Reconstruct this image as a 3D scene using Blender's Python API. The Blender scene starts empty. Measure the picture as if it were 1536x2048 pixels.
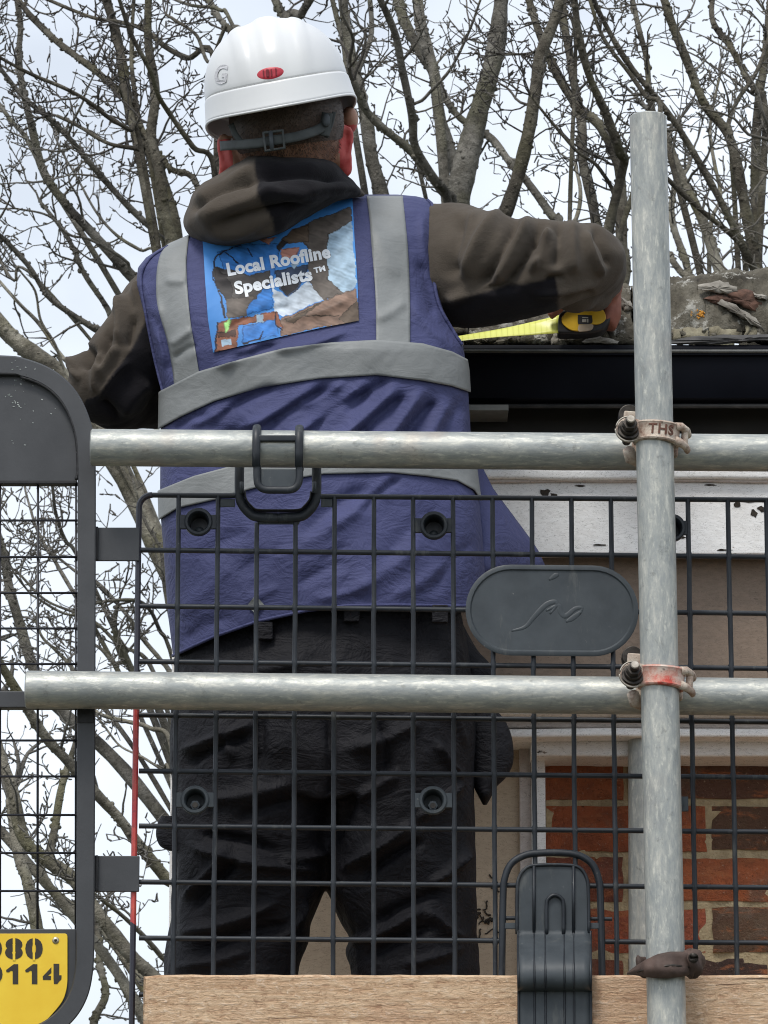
import bpy, math, random
import numpy as np
from mathutils import Vector, Matrix

random.seed(7)
SC = bpy.context.scene
COL = SC.collection
R = math.radians

# ------------------------------------------------------------------ camera
FPX, PITCH, CAMZ = 8000.0, R(13.0), 1.6
cam_d = bpy.data.cameras.new('camera')
cam_d.sensor_fit = 'HORIZONTAL'
cam_d.sensor_width = 36.0
cam_d.lens = FPX / 1536.0 * 36.0
cam_d.clip_start = 0.1
cam_d.clip_end = 3000.0
cam = bpy.data.objects.new('camera', cam_d)
COL.objects.link(cam)
cam.location = (0, 0, CAMZ)
cam.rotation_euler = (R(90) + PITCH, 0, 0)
SC.camera = cam
cam_d.dof.use_dof = True
cam_d.dof.focus_distance = 5.45
cam_d.dof.aperture_fstop = 90.0

# ------------------------------------------------------------------ light
SUN_EL, SUN_AZ = R(58), R(205)      # azimuth measured from +Y (away) clockwise
world = bpy.data.worlds.new('World')
SC.world = world
world.use_nodes = True
wn, wl = world.node_tree.nodes, world.node_tree.links
wn.clear()
sky = wn.new('ShaderNodeTexSky')
sky.sky_type = 'NISHITA'
sky.sun_disc = False
sky.sun_elevation = SUN_EL
sky.sun_rotation = SUN_AZ
sky.air_density = 1.0
sky.dust_density = 2.5
sky.ozone_density = 1.0
hsv = wn.new('ShaderNodeHueSaturation')
hsv.inputs['Saturation'].default_value = 0.55
wtc = wn.new('ShaderNodeTexCoord')
wno = wn.new('ShaderNodeTexNoise')
wno.inputs['Scale'].default_value = 9.0
wno.inputs['Detail'].default_value = 5.0
wrm = wn.new('ShaderNodeValToRGB')
wrm.color_ramp.elements[0].position = 0.38
wrm.color_ramp.elements[1].position = 0.66
wrm.color_ramp.elements[0].color = (0, 0, 0, 1)
wrm.color_ramp.elements[1].color = (1, 1, 1, 1)
wmx = wn.new('ShaderNodeMixRGB')
wmx.inputs['Color2'].default_value = (7.3, 7.9, 8.7, 1)      # thin white cloud
wbg = wn.new('ShaderNodeBackground')
wbg.inputs['Strength'].default_value = 0.10
wout = wn.new('ShaderNodeOutputWorld')
wmu = wn.new('ShaderNodeMath'); wmu.operation = 'MULTIPLY_ADD'
wmu.inputs[1].default_value = 0.36
wmu.inputs[2].default_value = 0.50
wl.new(wtc.outputs['Generated'], wno.inputs['Vector'])
wl.new(wno.outputs['Fac'], wrm.inputs['Fac'])
wl.new(wrm.outputs['Color'], wmu.inputs[0])
wl.new(wmu.outputs[0], wmx.inputs['Fac'])
wl.new(sky.outputs['Color'], hsv.inputs['Color'])
wl.new(hsv.outputs['Color'], wmx.inputs['Color1'])
wl.new(wmx.outputs['Color'], wbg.inputs['Color'])
wl.new(wbg.outputs[0], wout.inputs['Surface'])

sun_d = bpy.data.lights.new('sun', 'SUN')
sun_d.energy = 1.5
sun_d.angle = R(16)
sun_d.color = (1.0, 0.96, 0.90)
sun = bpy.data.objects.new('sun', sun_d)
COL.objects.link(sun)
sdir = Vector((math.sin(SUN_AZ) * math.cos(SUN_EL), math.cos(SUN_AZ) * math.cos(SUN_EL), math.sin(SUN_EL)))
sun.rotation_euler = sdir.to_track_quat('Z', 'Y').to_euler()
sun.location = (-3, -4, 12)

SC.view_settings.view_transform = 'Standard'
SC.view_settings.look = 'None'
SC.view_settings.exposure = 0.58
SC.view_settings.gamma = 1.0
SC.cycles.use_denoising = True
SC.cycles.filter_width = 1.05
SC.cycles.max_bounces = 6

# ------------------------------------------------------------------ geometry helpers
CP, SP = math.cos(PITCH), math.sin(PITCH)

def P(px, py, Y):
    """world point on the vertical plane at distance Y that the photograph shows at (px, py)"""
    v = 1024.0 - py
    d = Vector((px - 768.0, FPX * CP - v * SP, FPX * SP + v * CP))
    return Vector((0, 0, CAMZ)) + d * (Y / d.y)

def Pn(px, py, Y):
    px, py, Y = np.broadcast_arrays(np.asarray(px, float), np.asarray(py, float), np.asarray(Y, float))
    v = 1024.0 - py
    dy = FPX * CP - v * SP
    k = Y / dy
    return np.stack([(px - 768.0) * k, Y, CAMZ + (FPX * SP + v * CP) * k], -1)

def proj(V):
    V = np.asarray(V, float)
    x, y, z = V[:, 0], V[:, 1], V[:, 2] - CAMZ
    d = y * CP + z * SP
    u = -y * SP + z * CP
    return 768 + FPX * x / d, 1024 - FPX * u / d

WO = {}     # world position of every object's origin

def link(o, parent=None, origin=(0, 0, 0)):
    COL.objects.link(o)
    if parent is not None:
        o.parent = parent
        o.location = Vector(origin) - WO[parent]
    else:
        o.location = origin
    WO[o] = Vector(origin)
    return o

def tag(o, label, cat, group=None, kind=None):
    if label: o['label'] = label
    if cat: o['category'] = cat
    if group: o['group'] = group
    if kind: o['kind'] = kind
    return o

def thing(name, label, cat, loc, group=None):
    o = bpy.data.objects.new(name, None)
    o.empty_display_size = 0.1
    link(o, None, loc)
    return tag(o, label, cat, group)

def frame_of(t):
    t = t.normalized()
    up = Vector((0, 0, 1)) if abs(t.z) < 0.9 else Vector((0, -1, 0))
    a = t.cross(up).normalized()
    return a, a.cross(t).normalized()

class MB:
    def __init__(s):
        s.v, s.f, s.m = [], [], []
        s.cur = 0
    def add(s, pts, faces):
        b = len(s.v)
        s.v.extend([tuple(p) for p in pts])
        for f in faces:
            s.f.append(tuple(b + i for i in f)); s.m.append(s.cur)
        return s
    def box(s, x0, x1, y0, y1, z0, z1):
        p = [(x, y, z) for z in (z0, z1) for y in (y0, y1) for x in (x0, x1)]
        return s.add(p, [(0, 2, 3, 1), (4, 5, 7, 6), (0, 1, 5, 4), (2, 6, 7, 3), (0, 4, 6, 2), (1, 3, 7, 5)])
    def obox(s, c, ax, ay, az, hx, hy, hz):
        p = [Vector(c) + ax * (x * hx) + ay * (y * hy) + az * (z * hz) for z in (-1, 1) for y in (-1, 1) for x in (-1, 1)]
        return s.add(p, [(0, 2, 3, 1), (4, 5, 7, 6), (0, 1, 5, 4), (2, 6, 7, 3), (0, 4, 6, 2), (1, 3, 7, 5)])
    def grid(s, rows, cu=False, cv=False):
        """rows[i][j] points; cu closes j, cv closes i"""
        n, m = len(rows), len(rows[0])
        pts = [p for r in rows for p in r]
        fs = []
        for i in range(n if cv else n - 1):
            for j in range(m if cu else m - 1):
                a, b = i * m + j, i * m + (j + 1) % m
                c, d = ((i + 1) % n) * m + (j + 1) % m, ((i + 1) % n) * m + j
                fs.append((a, b, c, d))
        return s.add(pts, fs)
    def tube(s, path, r, n=8, caps=True, rx=1.0, ry=1.0, phase=0.0):
        path = [Vector(p) for p in path]
        k = len(path)
        rr = r if hasattr(r, '__len__') else [r] * k
        rows = []
        a0 = None
        for i, p in enumerate(path):
            t = (path[min(i + 1, k - 1)] - path[max(i - 1, 0)])
            if t.length < 1e-9: t = Vector((0, 0, 1))
            t.normalize()
            if a0 is None:
                a, b = frame_of(t)
            else:
                a = (a0 - t * a0.dot(t))
                if a.length < 1e-6: a, b = frame_of(t)
                a.normalize(); b = a.cross(t).normalized()
            a0 = a
            q = rr[i]
            qx, qy = (q if hasattr(q, '__len__') else (q * rx, q * ry))
            rows.append([p + a * (math.cos(phase + 2 * math.pi * j / n) * qx) + b * (math.sin(phase + 2 * math.pi * j / n) * qy) for j in range(n)])
        base = len(s.v)
        s.grid(rows, cu=True)
        if caps:
            s.f.append(tuple(base + j for j in range(n - 1, -1, -1))); s.m.append(s.cur)
            s.f.append(tuple(base + (k - 1) * n + j for j in range(n))); s.m.append(s.cur)
        return s
    def pipe(s, p0, p1, ro, ri, n=40, segs=1, chamfer=0.0015):
        """hollow scaffold tube"""
        p0, p1 = Vector(p0), Vector(p1)
        t = (p1 - p0).normalized(); a, b = frame_of(t)
        def ring(c, r): return [c + a * (math.cos(2 * math.pi * j / n) * r) + b * (math.sin(2 * math.pi * j / n) * r) for j in range(n)]
        rows = [ring(p0 + t * 0.05, ri), ring(p0, ri), ring(p0, ro - chamfer), ring(p0 + t * chamfer, ro)]
        for i in range(1, segs): rows.append(ring(p0.lerp(p1, i / segs), ro))
        rows += [ring(p1 - t * chamfer, ro), ring(p1, ro - chamfer), ring(p1, ri), ring(p1 - t * 0.05, ri)]
        base = len(s.v)
        s.grid(rows, cu=True)
        return s
    def extrude(s, pts, off):
        """closed flat outline (list of 3-D points) given thickness along off"""
        pts = [Vector(p) for p in pts]; off = Vector(off); n = len(pts)
        s.add(pts + [p + off for p in pts],
              [tuple(range(n)), tuple(range(2 * n - 1, n - 1, -1))] + [(j, n + j, n + (j + 1) % n, (j + 1) % n) for j in range(n)])
        return s
    def ell(s, c, rx, ry, rz, n=16, m=10, rot=None):
        rows = []
        c = Vector(c)
        for i in range(m + 1):
            th = -math.pi / 2 + math.pi * i / m
            row = []
            for j in range(n):
                ph = 2 * math.pi * j / n
                q = Vector((rx * math.cos(th) * math.cos(ph), ry * math.cos(th) * math.sin(ph), rz * math.sin(th)))
                row.append(c + (rot @ q if rot else q))
            rows.append(row)
        return s.grid(rows, cu=True)
    def mesh(s, name):
        me = bpy.data.meshes.new(name)
        me.from_pydata(s.v, [], s.f)
        me.update()
        return me
    def build(s, name, mat, parent=None, smooth=False, bevel=0.0, solid=0.0, origin=None, auto=None):
        me = s.mesh(name)
        mats = mat if isinstance(mat, (list, tuple)) else [mat]
        for m in mats: me.materials.append(m)
        if len(mats) > 1: me.polygons.foreach_set('material_index', s.m)
        import bmesh as _b
        bm = _b.new(); bm.from_mesh(me)
        _b.ops.recalc_face_normals(bm, faces=bm.faces)
        bm.to_mesh(me); bm.free()
        if smooth: me.polygons.foreach_set('use_smooth', [True] * len(me.polygons))
        o = bpy.data.objects.new(name, me)
        og = Vector(origin) if origin is not None else Vector((0, 0, 0))
        if origin is not None:
            me.transform(Matrix.Translation(-og))
        link(o, parent, og)
        if solid:
            d = o.modifiers.new('solid', 'SOLIDIFY'); d.thickness = solid; d.offset = 0
        if bevel:
            d = o.modifiers.new('bevel', 'BEVEL'); d.width = bevel; d.segments = 2; d.limit_method = 'ANGLE'; d.angle_limit = R(35)
            me.polygons.foreach_set('use_smooth', [True] * len(me.polygons))
            w = o.modifiers.new('wn', 'WEIGHTED_NORMAL')
        elif auto:
            me.polygons.foreach_set('use_smooth', [True] * len(me.polygons))
            try: me.set_sharp_from_angle(angle=R(auto))
            except Exception: pass
        return o

def smooth_path(pts, n):
    """Catmull-Rom through pts (tuples of any length), n samples per span"""
    a = np.array(pts, float)
    a = np.vstack([2 * a[0] - a[1], a, 2 * a[-1] - a[-2]])
    out = []
    for i in range(1, len(a) - 2):
        p0, p1, p2, p3 = a[i - 1:i + 3]
        for k in range(n):
            t = k / n
            out.append(0.5 * ((2 * p1) + (-p0 + p2) * t + (2 * p0 - 5 * p1 + 4 * p2 - p3) * t * t + (-p0 + 3 * p1 - 3 * p2 + p3) * t ** 3))
    out.append(a[-2])
    return np.array(out)

def text_geo(s, bold=0.0, spacing=1.0):
    """flat triangulated lettering, unit height font; returns verts (n,2), faces"""
    cu = bpy.data.curves.new('lettering', 'FONT')
    cu.body = s; cu.size = 1.0; cu.offset = bold; cu.fill_mode = 'FRONT'
    cu.space_character = spacing
    cu.resolution_u = 4
    o = bpy.data.objects.new('lettering', cu)
    COL.objects.link(o)
    bpy.context.view_layer.update()
    dg = bpy.context.evaluated_depsgraph_get()
    me = bpy.data.meshes.new_from_object(o.evaluated_get(dg))
    V = np.array([v.co[:2] for v in me.vertices]); F = [tuple(p.vertices) for p in me.polygons]
    bpy.data.objects.remove(o); bpy.data.curves.remove(cu); bpy.data.meshes.remove(me)
    return V, F

def bake(o):
    """evaluate the modifiers of a mesh object into its mesh"""
    bpy.context.view_layer.update()
    dg = bpy.context.evaluated_depsgraph_get()
    me = bpy.data.meshes.new_from_object(o.evaluated_get(dg))
    old = o.data
    o.modifiers.clear()
    o.data = me
    bpy.data.meshes.remove(old)
    return me

# ------------------------------------------------------------------ materials
def srgb(r, g, b):
    def f(c):
        c /= 255.0
        return c / 12.92 if c <= 0.04045 else ((c + 0.055) / 1.055) ** 2.4
    return (f(r), f(g), f(b), 1.0)

class NT:
    """small node-tree builder"""
    def __init__(s, name):
        s.mat = bpy.data.materials.new(name); s.mat.use_nodes = True
        s.n, s.l = s.mat.node_tree.nodes, s.mat.node_tree.links
        s.b = s.n['Principled BSDF']
        s.tc = s.n.new('ShaderNodeTexCoord')
    def mapping(s, scale=(1, 1, 1), src='Object', loc=(0, 0, 0), rot=(0, 0, 0)):
        m = s.n.new('ShaderNodeMapping'); m.inputs['Scale'].default_value = scale
        m.inputs['Location'].default_value = loc; m.inputs['Rotation'].default_value = rot
        s.l.new(s.tc.outputs[src], m.inputs['Vector']); return m.outputs[0]
    def noise(s, vec, scale, detail=4, rough=0.55, dist=0.0):
        t = s.n.new('ShaderNodeTexNoise'); t.inputs['Scale'].default_value = scale
        t.inputs['Detail'].default_value = detail; t.inputs['Roughness'].default_value = rough
        t.inputs['Distortion'].default_value = dist
        s.l.new(vec, t.inputs['Vector']); return t.outputs['Fac']
    def voro(s, vec, scale, feature='F1'):
        t = s.n.new('ShaderNodeTexVoronoi'); t.inputs['Scale'].default_value = scale; t.feature = feature
        s.l.new(vec, t.inputs['Vector']); return t.outputs['Distance']
    def ramp(s, fac, stops):
        r = s.n.new('ShaderNodeValToRGB'); e = r.color_ramp.elements
        while len(e) < len(stops): e.new(0.5)
        for k, (p, c) in enumerate(stops):
            e[k].position = p
            e[k].color = c if hasattr(c, '__len__') else (c, c, c, 1)
        s.l.new(fac, r.inputs['Fac']); return r.outputs['Color']
    def mix(s, fac, a, b, mode='MIX'):
        m = s.n.new('ShaderNodeMixRGB'); m.blend_type = mode
        for inp, v in ((m.inputs['Fac'], fac), (m.inputs['Color1'], a), (m.inputs['Color2'], b)):
            if hasattr(v, 'links') or hasattr(v, 'is_linked'): s.l.new(v, inp)
            else: inp.default_value = v
        return m.outputs['Color']
    def math(s, op, a, b=None):
        m = s.n.new('ShaderNodeMath'); m.operation = op
        for k, v in enumerate((a, b)):
            if v is None: continue
            if hasattr(v, 'is_linked'): s.l.new(v, m.inputs[k])
            else: m.inputs[k].default_value = v
        return m.outputs[0]
    def bump(s, h, strength=0.3, dist=0.002, prev=None):
        b = s.n.new('ShaderNodeBump'); b.inputs['Strength'].default_value = strength; b.inputs['Distance'].default_value = dist
        s.l.new(h, b.inputs['Height'])
        if prev is not None: s.l.new(prev, b.inputs['Normal'])
        return b.outputs['Normal']
    def out(s, color=None, rough=None, normal=None, metal=None, spec=None, **kw):
        for key, v in (('Base Color', color), ('Roughness', rough), ('Metallic', metal), ('Normal', normal), ('Specular IOR Level', spec)):
            if v is None: continue
            if hasattr(v, 'is_linked'): s.l.new(v, s.b.inputs[key])
            else: s.b.inputs[key].default_value = v
        for k, v in kw.items(): s.b.inputs[k].default_value = v
        return s.mat

def simple(name, c1, c2, scale=20, rough=0.6, bump=0.2, bdist=0.001, stretch=(1, 1, 1), metal=0.0, spec=0.5, fine=120, **kw):
    t = NT(name); v = t.mapping(stretch)
    n1 = t.noise(v, scale, 5); n2 = t.noise(v, fine, 3)
    c = t.ramp(n1, [(0.32, c1), (0.68, c2)])
    return t.out(c, rough, t.bump(n2, bump, bdist), metal, spec, **kw)

M = {}
def galv(name, stretch, warm, metal):
    t = NT(name); v = t.mapping(stretch); v2 = t.mapping((1, 1, 1))
    n1 = t.noise(v, 14, 7, 0.72, 0.6); n5 = t.noise(v, 46, 4, 0.7); n2 = t.noise(v2, 60, 5, 0.7); n3 = t.noise(v2, 3.1, 4, 0.65)
    c = t.ramp(n1, [(0.28, (0.23, 0.24, 0.23, 1)), (0.44, (0.335, 0.35, 0.335, 1)), (0.56, (0.42, 0.425, 0.395, 1)), (0.72, (0.54, 0.53, 0.46, 1))])
    c = t.mix(t.ramp(n5, [(0.36, 0.55), (0.52, 0.0)]), c, (0.27, 0.295, 0.30, 1))
    c = t.mix(t.ramp(n5, [(0.55, 0.0), (0.68, 0.6)]), c, (0.68, 0.67, 0.59, 1))
    c = t.mix(t.ramp(n2, [(0.60, 0.0), (0.70, 0.6)]), c, (0.20, 0.205, 0.19, 1))
    c = t.mix(t.ramp(n3, [(0.60, 0.0), (0.72, warm)]), c, (0.36, 0.22, 0.15, 1))
    n4 = t.noise(v2, 240, 2)
    return t.out(c, t.ramp(n1, [(0.3, 0.60), (0.7, 0.42)]), t.bump(t.math('ADD', n2, n4), 0.3, 0.0006), metal, 0.5)
M['galv_z'] = galv('galvanised_upright', (4, 4, 1.1), 0.25, 0.25)
M['galv_x'] = galv('galvanised_rail', (1.1, 4, 4), 0.5, 0.5)
def scuffed(name, c1, c2, rough, spec):
    t = NT(name); v = t.mapping(); vs = t.mapping((1, 1, 0.25))
    n = t.noise(v, 30, 5); n2 = t.noise(v, 120, 4, 0.7); n3 = t.noise(vs, 45, 5, 0.7)
    c = t.ramp(n, [(0.32, c1), (0.68, c2)])
    c = t.mix(t.ramp(n3, [(0.58, 0.0), (0.72, 0.55)]), c, (0.13, 0.135, 0.13, 1))
    c = t.mix(t.ramp(n2, [(0.68, 0.0), (0.76, 0.5)]), c, (0.30, 0.29, 0.26, 1))
    return t.out(c, t.ramp(n3, [(0.4, rough), (0.7, rough + 0.25)]), t.bump(n2, 0.2, 0.0005), 0.0, spec)
M['plastic'] = scuffed('black_plastic', (0.012, 0.015, 0.020, 1), (0.024, 0.029, 0.036, 1), 0.38, 0.38)
M['plastic_plate'] = scuffed('grey_black_plastic', (0.036, 0.044, 0.051, 1), (0.054, 0.064, 0.072, 1), 0.42, 0.4)

def red_bar():
    t = NT('plastic_with_red_paint'); v = t.mapping()
    n = t.noise(v, 25, 4)
    sep = t.n.new('ShaderNodeSeparateXYZ'); t.l.new(t.tc.outputs['Object'], sep.inputs[0])
    z0, z1 = P(270, 1850, 5.085).z, P(270, 1400, 5.085).z
    zz = t.math('ADD', sep.outputs[2], t.math('MULTIPLY', n, 0.05))
    m = t.math('MULTIPLY', t.math('GREATER_THAN', zz, z0 + 0.025), t.math('LESS_THAN', zz, z1 + 0.025))
    n2 = t.noise(v, 160, 3)
    m = t.math('MULTIPLY', m, t.ramp(n2, [(0.30, 0.55), (0.45, 1.0)]))
    c = t.mix(m, (0.022, 0.022, 0.035, 1), t.ramp(n, [(0.4, (0.42, 0.035, 0.045, 1)), (0.7, (0.60, 0.10, 0.07, 1))]))
    return t.out(c, 0.45, t.bump(n2, 0.2, 0.0004))
M['red_bar'] = red_bar()

def gate_mat():
    t = NT('gate_black_paint'); v = t.mapping()
    n = t.noise(v, 12, 5); n2 = t.noise(v, 70, 5, 0.7); n3 = t.noise(v, 5, 2)
    c = t.ramp(n, [(0.3, (0.034, 0.036, 0.040, 1)), (0.7, (0.060, 0.062, 0.067, 1))])
    sc = t.math('MULTIPLY', t.ramp(n2, [(0.74, 0.0), (0.80, 0.5)]), t.ramp(n3, [(0.58, 0.0), (0.62, 1.0)]))
    c = t.mix(sc, c, (0.42, 0.43, 0.42, 1))
    return t.out(c, 0.5, t.bump(n2, 0.25, 0.0008))
M['gate'] = gate_mat()
M['gate_dark'] = simple('black_weld_and_shadow', (0.008, 0.008, 0.01, 1), (0.02, 0.02, 0.022, 1), 60, 0.6, 0.4, 0.001)
M['wire'] = simple('thin_black_wire', (0.012, 0.012, 0.018, 1), (0.03, 0.03, 0.035, 1), 60, 0.5, 0.2)

def wood():
    t = NT('rough_sawn_timber'); v = t.mapping((1.0, 9, 14)); v0 = t.mapping()
    n = t.noise(v, 9, 9, 0.78, 0.9)
    c = t.ramp(n, [(0.28, srgb(172, 136, 104)), (0.43, srgb(212, 177, 143)), (0.55, srgb(226, 194, 160)), (0.72, srgb(240, 216, 186))])
    vf = t.mapping((3.0, 6, 6), rot=(0, R(24), 0)); nf = t.noise(vf, 30, 5, 0.75, 0.6)
    c = t.mix(t.ramp(nf, [(0.36, 0.65), (0.48, 0.0)]), c, srgb(166, 126, 100))
    c = t.mix(t.ramp(nf, [(0.55, 0.0), (0.66, 0.6)]), c, srgb(246, 226, 204))
    v2 = t.mapping((0.8, 10, 26)); n2 = t.noise(v2, 5, 3, 0.5, 1.0)
    c = t.mix(t.ramp(n2, [(0.275, 0.85), (0.315, 0.0)]), c, (0.06, 0.035, 0.022, 1))
    n3 = t.noise(v0, 5, 4, 0.6)
    c = t.mix(t.ramp(n3, [(0.5, 0.0), (0.72, 0.45)]), c, srgb(190, 146, 122))
    n4 = t.noise(v0, 150, 4, 0.7)
    h = t.math('ADD', t.math('ADD', n, nf), t.math('MULTIPLY', n4, 0.5))
    return t.out(c, 0.85, t.bump(h, 1.0, 0.004), spec=0.2)
M['wood'] = wood()

def rust(name, c1, c2, c3):
    t = NT(name); v = t.mapping()
    n = t.noise(v, 55, 6, 0.7); n2 = t.noise(v, 130, 4, 0.7)
    c = t.ramp(n, [(0.34, c1), (0.5, c2), (0.66, c3)])
    c = t.mix(t.ramp(n2, [(0.58, 0.0), (0.68, 0.7)]), c, (0.09, 0.05, 0.035, 1))
    return t.out(c, 0.7, t.bump(n2, 0.6, 0.0012), 0.15)
M['rusty'] = rust('rusty_coupler', (0.26, 0.16, 0.12, 1), (0.46, 0.37, 0.30, 1), (0.62, 0.56, 0.47, 1))
M['rustyred'] = rust('red_painted_coupler', (0.52, 0.07, 0.05, 1), (0.55, 0.30, 0.24, 1), (0.62, 0.52, 0.45, 1))
M['bolt'] = simple('dark_oily_bolt', (0.02, 0.017, 0.015, 1), (0.07, 0.06, 0.05, 1), 90, 0.42, 0.4, 0.0006, metal=0.6)
M['bolt_tip'] = simple('worn_bolt_tip', (0.25, 0.22, 0.18, 1), (0.5, 0.46, 0.4, 1), 90, 0.45, 0.3, 0.0006, metal=0.4)
M['rust_dark'] = simple('dark_rust_lettering', (0.09, 0.035, 0.022, 1), (0.16, 0.07, 0.045, 1), 120, 0.8, 0.3)
M['leather'] = simple('brown_leathery_tie', (0.045, 0.028, 0.022, 1), (0.095, 0.060, 0.048, 1), 40, 0.75, 0.5, 0.0015)
M['yellow'] = simple('yellow_sign_enamel', (0.78, 0.50, 0.020, 1), (0.84, 0.58, 0.035, 1), 22, 0.42, 0.1)
M['ink'] = simple('black_stencil_ink', (0.02, 0.015, 0.01, 1), (0.035, 0.028, 0.018, 1), 90, 0.6, 0.1)
M['rivet'] = simple('steel_rivet', (0.35, 0.30, 0.2, 1), (0.6, 0.55, 0.42, 1), 200, 0.4, 0.3, metal=0.7)

def peel(name, paint, paint2, under, thr, nsc=14.0, dirt=0.35):
    t = NT(name); v = t.mapping((1, 1, 1.6))
    n = t.noise(v, nsc, 7, 0.68, 0.3); n2 = t.noise(v, 90, 4); n3 = t.noise(v, 4, 3)
    c = t.ramp(n2, [(0.3, paint2), (0.7, paint)])
    c = t.mix(t.ramp(n3, [(0.45, 0.0), (0.75, dirt)]), c, under)
    k = t.ramp(n, [(thr - 0.02, 1.0), (thr, 0.0)])
    c = t.mix(k, c, t.ramp(n2, [(0.35, (0.035, 0.026, 0.02, 1)), (0.7, under)]))
    vc = t.mapping((2.2, 2.2, 9)); nc = t.noise(vc, 22, 3, 0.6, 1.5)
    crack = t.ramp(t.math('ABSOLUTE', t.math('SUBTRACT', nc, 0.5)), [(0.0, 0.75), (0.011, 0.0)])
    c = t.mix(crack, c, (0.05, 0.04, 0.032, 1))
    h = t.math('SUBTRACT', n2, t.math('MULTIPLY', k, 2.0))
    return t.out(c, 0.6, t.bump(h, 0.45, 0.0015))
M['white_paint'] = peel('peeling_white_paint', (0.86, 0.855, 0.845, 1), (0.78, 0.77, 0.75, 1), (0.34, 0.27, 0.22, 1), 0.335)
M['frieze'] = peel('weathered_shaded_brown_paint', (0.25, 0.185, 0.138, 1), (0.20, 0.148, 0.108, 1), (0.14, 0.095, 0.065, 1), 0.30)  # brown paint, set darker to hold the shade below the fascia
M['pink_white'] = peel('dirty_white_paint', (0.62, 0.57, 0.54, 1), (0.50, 0.44, 0.41, 1), (0.26, 0.19, 0.15, 1), 0.35, 18)
M['tan'] = peel('tan_boarding', (0.52, 0.42, 0.305, 1), (0.45, 0.36, 0.26, 1), (0.30, 0.22, 0.15, 1), 0.25)
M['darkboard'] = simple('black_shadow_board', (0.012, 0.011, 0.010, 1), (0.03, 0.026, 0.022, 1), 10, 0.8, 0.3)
M['gutter'] = simple('black_gutter_plastic', (0.0025, 0.003, 0.006, 1), (0.004, 0.005, 0.009, 1), 10, 0.5, 0.05, spec=0.08)
M['gutter_lip'] = simple('grey_gutter_lip', (0.10, 0.105, 0.10, 1), (0.16, 0.165, 0.16, 1), 40, 0.5, 0.2)
M['slate'] = simple('dark_slate', (0.035, 0.035, 0.037, 1), (0.075, 0.072, 0.07, 1), 40, 0.7, 0.4)
M['mortar_yellow'] = simple('yellowed_bedding_mortar', (0.15, 0.13, 0.09, 1), (0.34, 0.31, 0.22, 1), 45, 0.9, 0.8, 0.003)
M['mortar'] = simple('sandy_mortar', (0.33, 0.26, 0.155, 1), (0.50, 0.405, 0.25, 1), 60, 0.95, 0.9, 0.003, fine=260)

def tile_mat():
    t = NT('weathered_concrete_tile'); v = t.mapping()
    n = t.noise(v, 16, 7, 0.7); n2 = t.noise(v, 75, 5, 0.75); n3 = t.noise(v, 34, 5, 0.7)
    c = t.ramp(n, [(0.30, (0.04, 0.035, 0.027, 1)), (0.5, (0.115, 0.104, 0.082, 1)), (0.70, (0.21, 0.195, 0.16, 1))])
    c = t.mix(t.ramp(n3, [(0.55, 0.0), (0.63, 0.8)]), c, (0.46, 0.45, 0.41, 1))
    c = t.mix(t.ramp(n2, [(0.30, 0.9), (0.44, 0.0)]), c, (0.035, 0.035, 0.025, 1))
    return t.out(c, 0.95, t.bump(t.math('ADD', n2, n3), 0.9, 0.004), spec=0.2)
M['tile'] = tile_mat()
M['lichen'] = simple('orange_lichen', (0.45, 0.18, 0.02, 1), (0.66, 0.34, 0.06, 1), 120, 0.95, 0.8, 0.002)
M['flake'] = simple('broken_pale_flake', (0.15, 0.135, 0.115, 1), (0.36, 0.335, 0.29, 1), 30, 0.9, 0.7, 0.003)

def brick_mat():
    t = NT('stock_brick'); v = t.mapping(); vs = t.mapping((1, 1, 3.2), loc=(3, 0, 1))
    oi = t.n.new('ShaderNodeObjectInfo')
    n = t.noise(v, 30, 7, 0.75); n2 = t.noise(v, 150, 5, 0.75); n3 = t.noise(v, 11, 5, 0.65, 0.8); n5 = t.noise(vs, 16, 6, 0.7, 0.5)
    c = t.mix(t.ramp(n, [(0.40, 0.0), (0.66, 0.6)]), oi.outputs['Color'], (0.12, 0.058, 0.042, 1))
    c = t.mix(t.ramp(n5, [(0.54, 0.0), (0.64, 0.75)]), c, (0.44, 0.16, 0.07, 1))
    c = t.mix(t.ramp(n3, [(0.55, 0.0), (0.66, 0.65)]), c, (0.17, 0.13, 0.10, 1))
    c = t.mix(t.ramp(n2, [(0.60, 0.0), (0.70, 0.6)]), c, (0.52, 0.40, 0.29, 1))
    c = t.mix(t.ramp(n2, [(0.30, 0.8), (0.40, 0.0)]), c, (0.035, 0.025, 0.022, 1))
    return t.out(c, 0.92, t.bump(t.math('ADD', t.math('MULTIPLY', n, 1.5), n2), 1.0, 0.005), spec=0.2)
M['brick'] = brick_mat()
# ================================================================== setting
YS, YL, YM = 4.97, 5.03, 5.085          # upright, rails, mesh guard
TUBE = 0.02415
FLOOR = 1.80

mb = MB()
n = 24
rows = [[(-400 + 800 * j / n, -200 + 1000 * i / n, 0.0) for j in range(n + 1)] for i in range(n + 1)]
g = mb.grid(rows).build('ground', simple('grass_and_gravel', (0.035, 0.045, 0.02, 1), (0.10, 0.095, 0.07, 1), 3, 0.95, 0.6, 0.01))
tag(g, 'flat grassy ground below the scaffold', None, kind='structure')

# ------------------------------------------------------------------ house
YW = 5.97
xl = P(356, 1500, YW).x
xr = xl + 4.2
zt = P(900, 560, 5.80).z
house = thing('brick_house', 'red brick house with black gutter, peeling white fascia and mossy tiled eaves', 'house', (xl, YW, 0))
wall_top = P(900, 1120, YW).z
mb = MB()
mb.box(P(1092, 1600, YW).x, xr, YW, YW + 3.5, 0.0, wall_top + 0.25)
wall = mb.build('wall', M['mortar'], house)
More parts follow.
